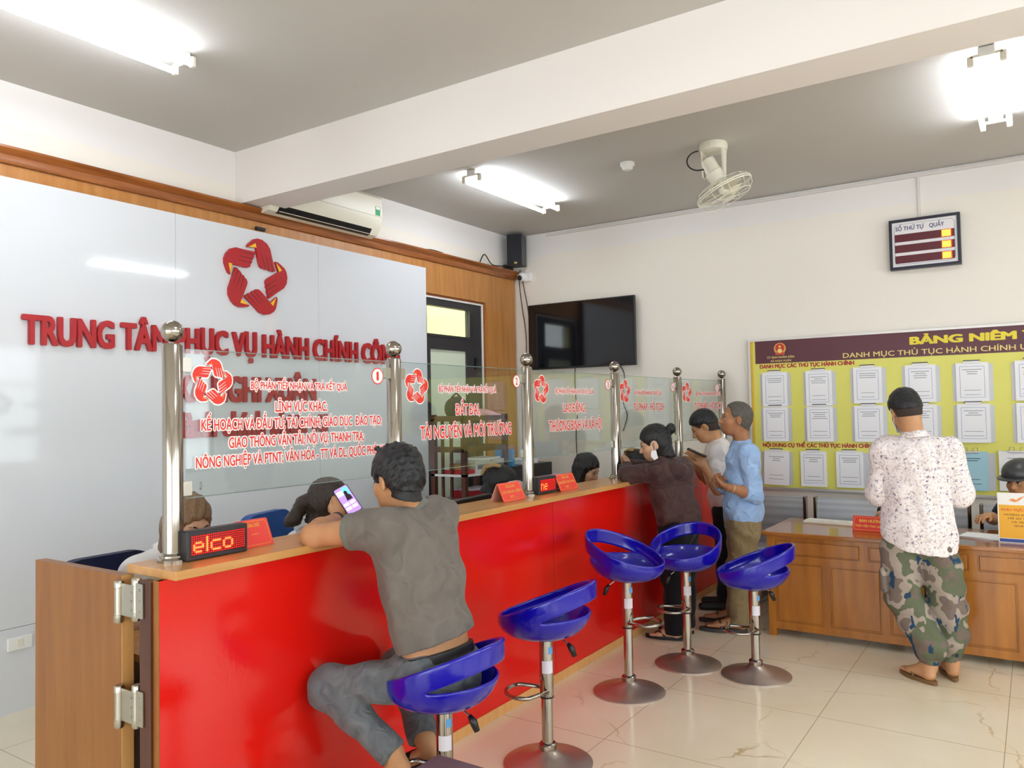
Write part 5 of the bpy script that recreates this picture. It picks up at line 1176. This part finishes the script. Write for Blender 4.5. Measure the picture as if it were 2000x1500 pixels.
# ------------------------------------------------------------------ seated people seen in part
def seated(label, hd, face, nb, Lf, skinm, cloth_m, hair, haircol, seat, extra=None, k=.96, arms=True, fem=True, legs=True, elz=.74, reach=.22):
    hd, nb, Lf = V(hd), V(nb), V(Lf); F = V(Lf[1], -Lf[0], 0); R = frame(face); pel = V(nb[0]-F[0]*.04, nb[1]-F[1]*.04, seat+.09)
    t = person_root(label, (pel[0], pel[1], seat)); sh = {1: nb+Lf*.155-V(0, 0, .065), -1: nb-Lf*.155-V(0, 0, .065)}
    el = {q: sh[q]+Lf*.05*q+F*.05+V(0, 0, elz-.0-sh[q][2]) for q in (1, -1)}; wr = {q: el[q]+F*reach-Lf*.07*q+V(0, 0, .05) for q in (1, -1)}
    b = SDF(.007); head_ops(b, hd, R, k, fem); b.cap(nb-V(0, 0, .03), hd+R@V(-.03, 0, -.05), .050, .046, k=.03); torso_ops(b, pel, nb, Lf, [(0, .09, 1.4), (.9, .07, 1.6)])
    for q in (1, -1): arm_ops(b, sh[q], el[q], wr[q], .86); hand_ops(b, wr[q], F, (0, 0, -1), -Lf*q, .35, k=.92)
    K = {q: pel+F*.40+Lf*.09*q+V(0, 0, -.04) for q in (1, -1)}
    if legs:
        for q in (1, -1): b.cap(pel+Lf*.08*q, K[q], .06, .05); b.cap(K[q], V(K[q][0]-F[0]*.04, K[q][1]-F[1]*.04, .09), .05, .036); foot_ops(b, (K[q]-F*.04)*V(1, 1, 0)+V(0, 0, .09), (K[q]-F*.08)*V(1, 1, 0)+V(0, 0, .012), (K[q]+F*.12)*V(1, 1, 0)+V(0, 0, .012))
    b.mesh('body', skinm, t); face_parts(hd, R, t, k); hair(hd, R, t, haircol, k)
    s_ = SDF(.008); torso_ops(s_, pel, nb, Lf, [(-.05, .115, 1.4), (.4, .105, 1.35), (.8, .10, 1.45), (.90, .058, 1.9)], .05); s_.cap(sh[1], sh[-1], .058, k=.05)
    for q in (1, -1): d = el[q]-sh[q]; s_.cap(sh[q], sh[q]+d*.7, .062, .056, k=.04, flat=True)
    cloth_fold(s_, .003, 7); s_.clip(pel-V(0, 0, .03), (0, 0, -1)); s_.mesh('blouse', cloth_m, t); collar(t, nb, hd-nb+V(0, 0, .05), F, cloth_m, .056, .022)
    if legs:
        j = SDF(.009); j.cap(pel-V(0, 0, .0), pel+V(0, 0, .03), .11, .10, Lf, 1.4, 1.4)
        for q in (1, -1): j.cap(pel+Lf*.08*q, K[q], .085, .068, k=.04); j.cap(K[q], V(K[q][0]-F[0]*.04, K[q][1]-F[1]*.04, .12), .066, .055, k=.03, flat=True)
        j.mesh('trousers', MATS['black_trousers'], t)
    if extra: extra(t, hd, R, nb)
    return t
WHT = cloth('white_blouse', '#eceaea', '#dcdada', 300, .3); LBL = cloth('pale_blue_blouse', '#c3d6ea', '#b4c8de', 300, .3)
def long_hair(down, part=False):
    def f(hd, R, t, m, k):
        def ex(s, P):
            for y in (1, -1): s.cap(P(-.02, .066*y, .0), V(*(P(-.03, .092*y, -.06)))+V(0, 0, -down*.7), .040, .034, k=.03); s.cap(P(-.045, .04*y, -.02), V(*(P(-.06, .065*y, -.06)))+V(0, 0, -down), .050, .036, k=.03)
        hair_cap(hd, R, t, m, k, grow=.014, low=-.5, h=.006, extra=ex, fold=.0012, hairline=-.01)
    return f
def pony(hd, R, t, m, k):
    def ex(s, P): s.cap(P(-.10, 0, .02), P(-.135, .005, -.02), .022, .032, k=.02); s.cap(P(-.135, .005, -.02), P(-.165, .015, -.12), .034, .036, k=.02); s.cap(P(-.165, .015, -.12), P(-.160, .02, -.24), .036, .012, k=.02)
    hair_cap(hd, R, t, m, k, grow=.012, low=-.10, h=.006, extra=ex, fold=.001, hairline=-.005)
    MB().ball(Vector(hd+R@V(-.112, .002, .006)), .027, 16).build('hair_tie', BLACK, t, True)
def clawhair(hd, R, t, m, k):
    hair_cap(hd, R, t, m, k, grow=.014, low=-.10, h=.006, fold=.001, extra=lambda s, P: s.ell(P(-.105, 0, .01), (.035, .045, .05), R, .02))
    P = lambda *a: Vector(hd+R@V(*a)); w = MB(); w.tube([P(-.075, .05, .10), P(-.12, .04, .085), P(-.15, .02, .04), P(-.145, .0, -.01)], [.012, .016, .017, .010], 8); w.tube([P(-.075, -.05, .10), P(-.12, -.04, .085), P(-.15, -.02, .04)], [.012, .015, .010], 8); w.build('claw_clip', mat('clip_tan', '#a98a58', .35), t, True)
seated('person with light brown hair and a white blouse behind the LED sign by the gate', (-2.985, 2.005, 1.125), (.9, -.05, -.32), (-3.05, 1.965, 1.015), (0, 1, 0), SK_W, WHT, long_hair(.20), H_BRN, .46)
seated('person with a dark ponytail sitting behind the counter, facing away', (-2.95, 2.765, 1.130), (.52, .82, -.22), (-3.02, 2.70, .975), (-.9, .3, 0), SK_W, WHT, pony, H_DBR, .48)
seated('person with black hair in a tan claw clip behind a name plate', (-2.97, 4.30, 1.085), (.62, .55, -.55), (-3.03, 4.22, .94), (-.6, .8, 0), SK_W, LBL, clawhair, H_BLK, .46)
seated('person with long straight black hair looking down behind the counter', (-2.95, 5.455, 1.105), (.86, .05, -.40), (-3.02, 5.43, .955), (0, 1, 0), SK_F, cloth('dark_top', '#1c1d24', None, 300, .2), long_hair(.26), H_BLK, .46)
seated('person with black hair almost hidden behind the LED sign by the leaning woman', (-2.90, 6.29, 1.085), (.86, .05, -.50), (-2.98, 6.27, .94), (0, 1, 0), SK_F, LBL, clawhair, H_BLK, .46)
def short_hair(hd, R, t, m, k): hair_cap(hd, R, t, m, k, grow=.010, low=-.03, h=.006)
def helmet(t, hd, R, nb):
    P = lambda *a: Vector(hd+R@V(*a)); s = SDF(.006); c = hd; s.ell(c+R@V(-.012, 0, .050), V(.128, .112, .098), R, .02); s.clip(c+R@V(0, 0, .028), R@V(.10, 0, -1)); s.mesh('helmet', mat('helmet_grey', '#3b3e3f', .35), t)
    w = SDF(.005); w.ell(c+R@V(.02, 0, .030), V(.150, .122, .013), R, .01); w.mesh('helmet_brim', mat('helmet_grey', '#3b3e3f', .35), t)
    for y in (1, -1): MB().tube([P(.0, .085*y, .03), P(.02, .075*y, -.05), P(.045, .03*y, -.115)], .006, 6).build('chin_strap', BLACK, t, True)
seated('person in a dark grey helmet sitting behind the yellow sign on the desk', (-.105, 6.32, 1.045), (-.45, -.85, -.15), (-.07, 6.38, .89), (.9, -.4, 0), SK_MAN, cloth('dark_jacket', '#22242b', None, 300, .2), short_hair, H_BLK, .45, helmet, 1.0, fem=False, legs=True, elz=.76)
n = NT('black_white_print'); v = n.coord(); vo = n.noise(v, 60, 2); r = n.ramp(vo.outputs[0], [(.5, '#15151a'), (.56, '#d8d5cf')], 'CONSTANT'); n.l(r.outputs[0], n.b.inputs['Base Color']); n.set(Roughness=.8)
seated('person in a black and white print blouse hidden behind the flower print shirt', (-.78, 6.34, .98), (0, -1, -.3), (-.78, 6.40, .86), (1, 0, 0), SK_F, n.m, short_hair, H_BLK, .45, None, .9, elz=.74)
# ================================================================== THINGS BEHIND THE COUNTER
def office_chair(name_label, x, y, rot, m, zt=1.02):
    t = thing('office_chair', name_label, 'chair', (x, y, 0), 'staff chairs behind the counter')
    M = Matrix.Translation((x, y, 0))@Matrix.Rotation(rot, 4, 'Z')
    w = MB(); w.prism(rounded(.46, .50, .11, 6, -.23, zt-.50), M@Vector((-.235, 0, 0)), M.to_3x3()@Vector(UY), UZ, M.to_3x3()@Vector(UX), .05); b = w.build('backrest', m, t, angle=40)
    MB().box(-.20, .24, -.23, .23, .40, .455, M, .02).build('seat', m, t); MB().tube([M@Vector((-.22, 0, .75)), M@Vector((-.24, 0, .5)), M@Vector((-.12, 0, .40)), M@Vector((0, 0, .38))], .02, 8).build('back_bracket', BLACK, t)
    MB().tube([M@Vector((0, 0, .40)), M@Vector((0, 0, .07))], .025, 12).build('gas_column', BLACK, t)
    for k in range(5):
        a = k*2*math.pi/5; g = MB().tube([M@Vector((0, 0, .09)), M@Vector((.28*math.cos(a), .28*math.sin(a), .06))], [.025, .016], 8).build('base_leg', BLACK, t); MB().ball(M@Vector((.28*math.cos(a), .28*math.sin(a), .028)), .027, 12).build('caster', RUBBER, g, True)
    return t
NAVY = cloth('navy_mesh', '#1d2346', '#161a38', 500, .2); BLUC = cloth('blue_vinyl', '#2457a6', '#1f4c94', 400, .05, .5)
office_chair('dark navy office chair by the swing gate', -3.14, 1.86, .05, NAVY, .99); office_chair('bright blue office chair behind the person with the ponytail', -3.24, 2.83, .30, BLUC, 1.06)
office_chair('black office chair behind the third post', -3.14, 4.18, .3, NAVY, .85); office_chair('black office chair of the person with long straight hair', -3.13, 5.42, 0, NAVY, .85); office_chair('black office chair near the far end of the counter', -3.09, 6.27, 0, NAVY, .85)
# monitors on the staff work surface
def monitor(x, y, rot, zt, label):
    t = thing('computer_monitor', label, 'monitor', (x, y, .755), 'monitors on the work surface'); M = Matrix.Translation((x, y, 0))@Matrix.Rotation(rot, 4, 'Z')
    MB().box(-.02, .02, -.25, .25, zt-.30, zt, M, .006).build('casing', BLACK, t); MB().box(-.022, -.0195, -.235, .235, zt-.285, zt-.015, M).build('screen', mat('tv_screen', '#0b0d12', .08), t); MB().box(-.03, .0, -.03, .03, .76, zt-.2, M).build('stand', BLACK, t); MB().box(-.08, .06, -.1, .1, .756, .765, M).build('foot', BLACK, t)
monitor(-2.60, 3.12, .25, 1.115, 'black computer monitor showing its back, behind the person in grey'); monitor(-2.72, 3.60, .1, 1.085, 'black computer monitor beside the red name plate')
# folder pile on the counter
rd = random.Random(5); FC = ['#c76a92', '#b690c4', '#8f94c8', '#c873a0', '#d48fb0']; z = 1.081
for i in range(5):
    h = .017; M = Matrix.Translation((-2.535, 4.23, z))@Matrix.Rotation(rd.uniform(-.06, .06), 4, 'Z'); f = thing('folder', ['violet pink', 'lilac', 'blue lilac', 'pink', 'pale pink'][i]+' document folder, '+['lowest', 'second', 'middle', 'fourth', 'topmost'][i]+' of the pile beside the third post', 'folder', (-2.535, 4.23, z), 'folders piled on the counter')
    MB().box(-.055, .055, -.17, .17, .0, .002, M).box(-.055, .055, -.17, .17, h-.003, h-.001, M).box(-.055, -.052, -.17, .17, 0, h-.001, M).build('cover', mat('folder_'+str(i), FC[i], .5), f); MB().box(-.05, .053, -.165, .165, .002, h-.003, M).build('pages', PAPER, f); z += h
t = tag(MB().box(-2.75, -2.66, 4.0, 4.13, .756, 1.14, bev=.03).build('white_bag', mat('bag_white', '#e4e3e8', .5, bump=(25, .8)), None, True), 'crumpled white bag behind the third post', 'bag')
t = thing('cardboard_box', 'grey brown cardboard box seen through the gap by the swing gate', 'box', (-2.75, 1.83, .0)); MB().box(-2.86, -2.64, 1.62, 1.86, .50, .735-.01, None).build('box_body', mat('carton', '#a08a76', .8), t); MB().box(-2.78, -2.70, 1.6185, 1.62, .56, .63).build('printed_label', mat('label_grey', '#6f6660', .8), t)
for a in range(1): MB().box(-2.86, -2.64, 1.62, 1.86, .0, .50).build('lower_box', mat('carton', '#a08a76', .8), t)
# slatted rack with files, coat and bag by the door
def rack():
    t = thing('wooden_rack', 'dark brown slatted wooden rack with files beside the grey door', 'rack', (-4.0, 5.3, 0)); x0, x1, y0, y1 = -4.15, -3.80, 5.0, 5.62
    for x in (x0, x1-.04):
        for y in (y0, y1-.04): MB().box(x, x+.04, y, y+.04, 0, 1.55).build('post', WOODB, t)
    for z in (1.52, 1.27, .86, .40):
        w = MB().box(x0, x1, y0+.005, y0+.035, z-.025, z+.02).box(x0, x1, y1-.035, y1-.005, z-.025, z+.02); w.box(x1-.035, x1-.005, y0, y1, z-.025, z+.02); w.build('rail', WOODB, t)
    for k in range(2): MB().box(x0+.10+.09*k, x0+.12+.09*k, y0+.01, y0+.03, .40, 1.52).build('slat', WOODB, t)
    MB().box(x0, x1, y0, y1, 1.05, 1.068).build('white_shelf', mat('shelf_white', '#d9dcdc', .4), t); MB().box(x0, x1, y0, y1, .84, .858).build('wood_shelf', WOODB, t); MB().box(x0, x1, y0, y1, 1.50, 1.515).build('top_board', WOODB, t)
    def pack(nm, lab, cat, x, y, z, a, b, c, m, rot=0, gp=None, deco=None):
        q = thing(nm, lab, cat, (x, y, z), gp); M = Matrix.Translation((x, y, z))@Matrix.Rotation(rot, 4, 'Z'); MB().box(-a/2, a/2, -b/2, b/2, 0, c, M, .003).build('body', m, q)
        if deco: MB().box(a/2-.0005, a/2+.0008, -b/2*.7, b/2*.7, c*.3, c*.7, M).build('printed_label', deco, q)
        return q
    CT = mat('carton_white', '#c9c9c4', .6); GI = mat('print_grey_dark', '#77787a', .6); RD = mat('folder_red', '#b3222a', .5); TN = mat('carton_tan', '#a7814d', .7)
    pack('paper_carton', 'white printed paper carton on the rack shelf, closer to the door side', 'carton', -3.92, 5.49, 1.069, .21, .22, .10, CT, .05, 'paper cartons on the rack', GI)
    pack('paper_carton', 'white printed paper carton on the rack shelf, second from the door side', 'carton', -3.92, 5.27, 1.069, .21, .20, .10, CT, -.04, 'paper cartons on the rack', GI)
    pack('red_folder', 'red folder lying on the white rack shelf', 'folder', -3.93, 5.10, 1.069, .21, .13, .03, RD); pack('tan_box', 'small tan box on top of the red folder on the rack', 'box', -3.93, 5.10, 1.10, .14, .10, .05, TN, .2); pack('paper_bundle', 'bundle of papers on top of the white cartons on the rack', 'papers', -3.92, 5.40, 1.17, .20, .30, .015, PAPER, .15)
    n = NT('patterned_cover'); v = n.coord(); vo = n.n('ShaderNodeTexVoronoi'); vo.inputs['Scale'].default_value = 22; n.l(v, vo.inputs[0]); r = n.ramp(vo.outputs['Distance'], [(.4, '#b79ab4'), (.5, '#ddd5da')]); n.l(r.outputs[0], n.b.inputs['Base Color']); n.set(Roughness=.6)
    q = pack('lever_file', 'thick red edged file with a patterned cover on the lower rack shelf', 'file', -3.92, 5.30, .859, .22, .38, .07, RD, -.15); MB().box(-4.03, -3.81, 5.12, 5.49, .93, .934).build('patterned_cover', n.m, q)
    pack('paper_stack', 'stack of white files under the patterned file on the lower rack shelf', 'papers', -3.90, 5.56, .859, .18, .10, .10, PAPER)
    s = SDF(.008); s.ell((-3.97, 5.43, 1.545), (.10, .20, .045), None, .02); s.ell((-3.93, 5.52, 1.53), (.11, .10, .03), None, .03); cloth_fold(s, .004, 2); tag(s.mesh('folded_coat', cloth('coat_pink', '#dba3a6', '#c98f96', 200, .4), None), 'pink coat folded on top of the wooden rack', 'coat')
    s = SDF(.008); s.ell((-4.0, 5.16, 1.60), (.10, .10, .10), None, .02); s.clip((0, 0, 1.517), (0, 0, -1)); b = tag(s.mesh('black_bag', mat('bag_black', '#1d1d22', .6), None), 'rounded black bag on top of the wooden rack', 'bag')
    MB().tube([(-4.0, 5.10, 1.69), (-4.0, 5.16, 1.73), (-4.0, 5.22, 1.69)], .008, 6).build('handle', BLACK, b)
    w = MB(); w.box(-3.799, -3.795, 5.27, 5.285, .90, 1.08); tag(w.build('blue_lanyard', mat('lanyard_blue', '#2f73c4', .5)), 'blue lanyard hanging from the rack shelf', 'lanyard')
    b = thing('black_cabinet', 'low black cabinet in the corner behind the third post', 'cabinet', (-4.3, 6.4, 0)); MB().box(-4.6, -4.1, 6.0, 6.85, 0, 1.05, bev=.005).build('cabinet_body', BLACK, b)
    MB().box(-4.095, -4.09, 6.02, 6.42, .05, 1.02).build('door', DARK, b)
    pack('ring_binder', 'bright blue ring binder standing on the black cabinet', 'binder', -4.2, 6.15, 1.051, .2, .05, .16, mat('binder_blue', '#2f8fc4', .4)); pack('paper_pile', 'pile of white papers on the black cabinet', 'papers', -4.25, 6.5, 1.051, .22, .3, .05, PAPER)
rack()
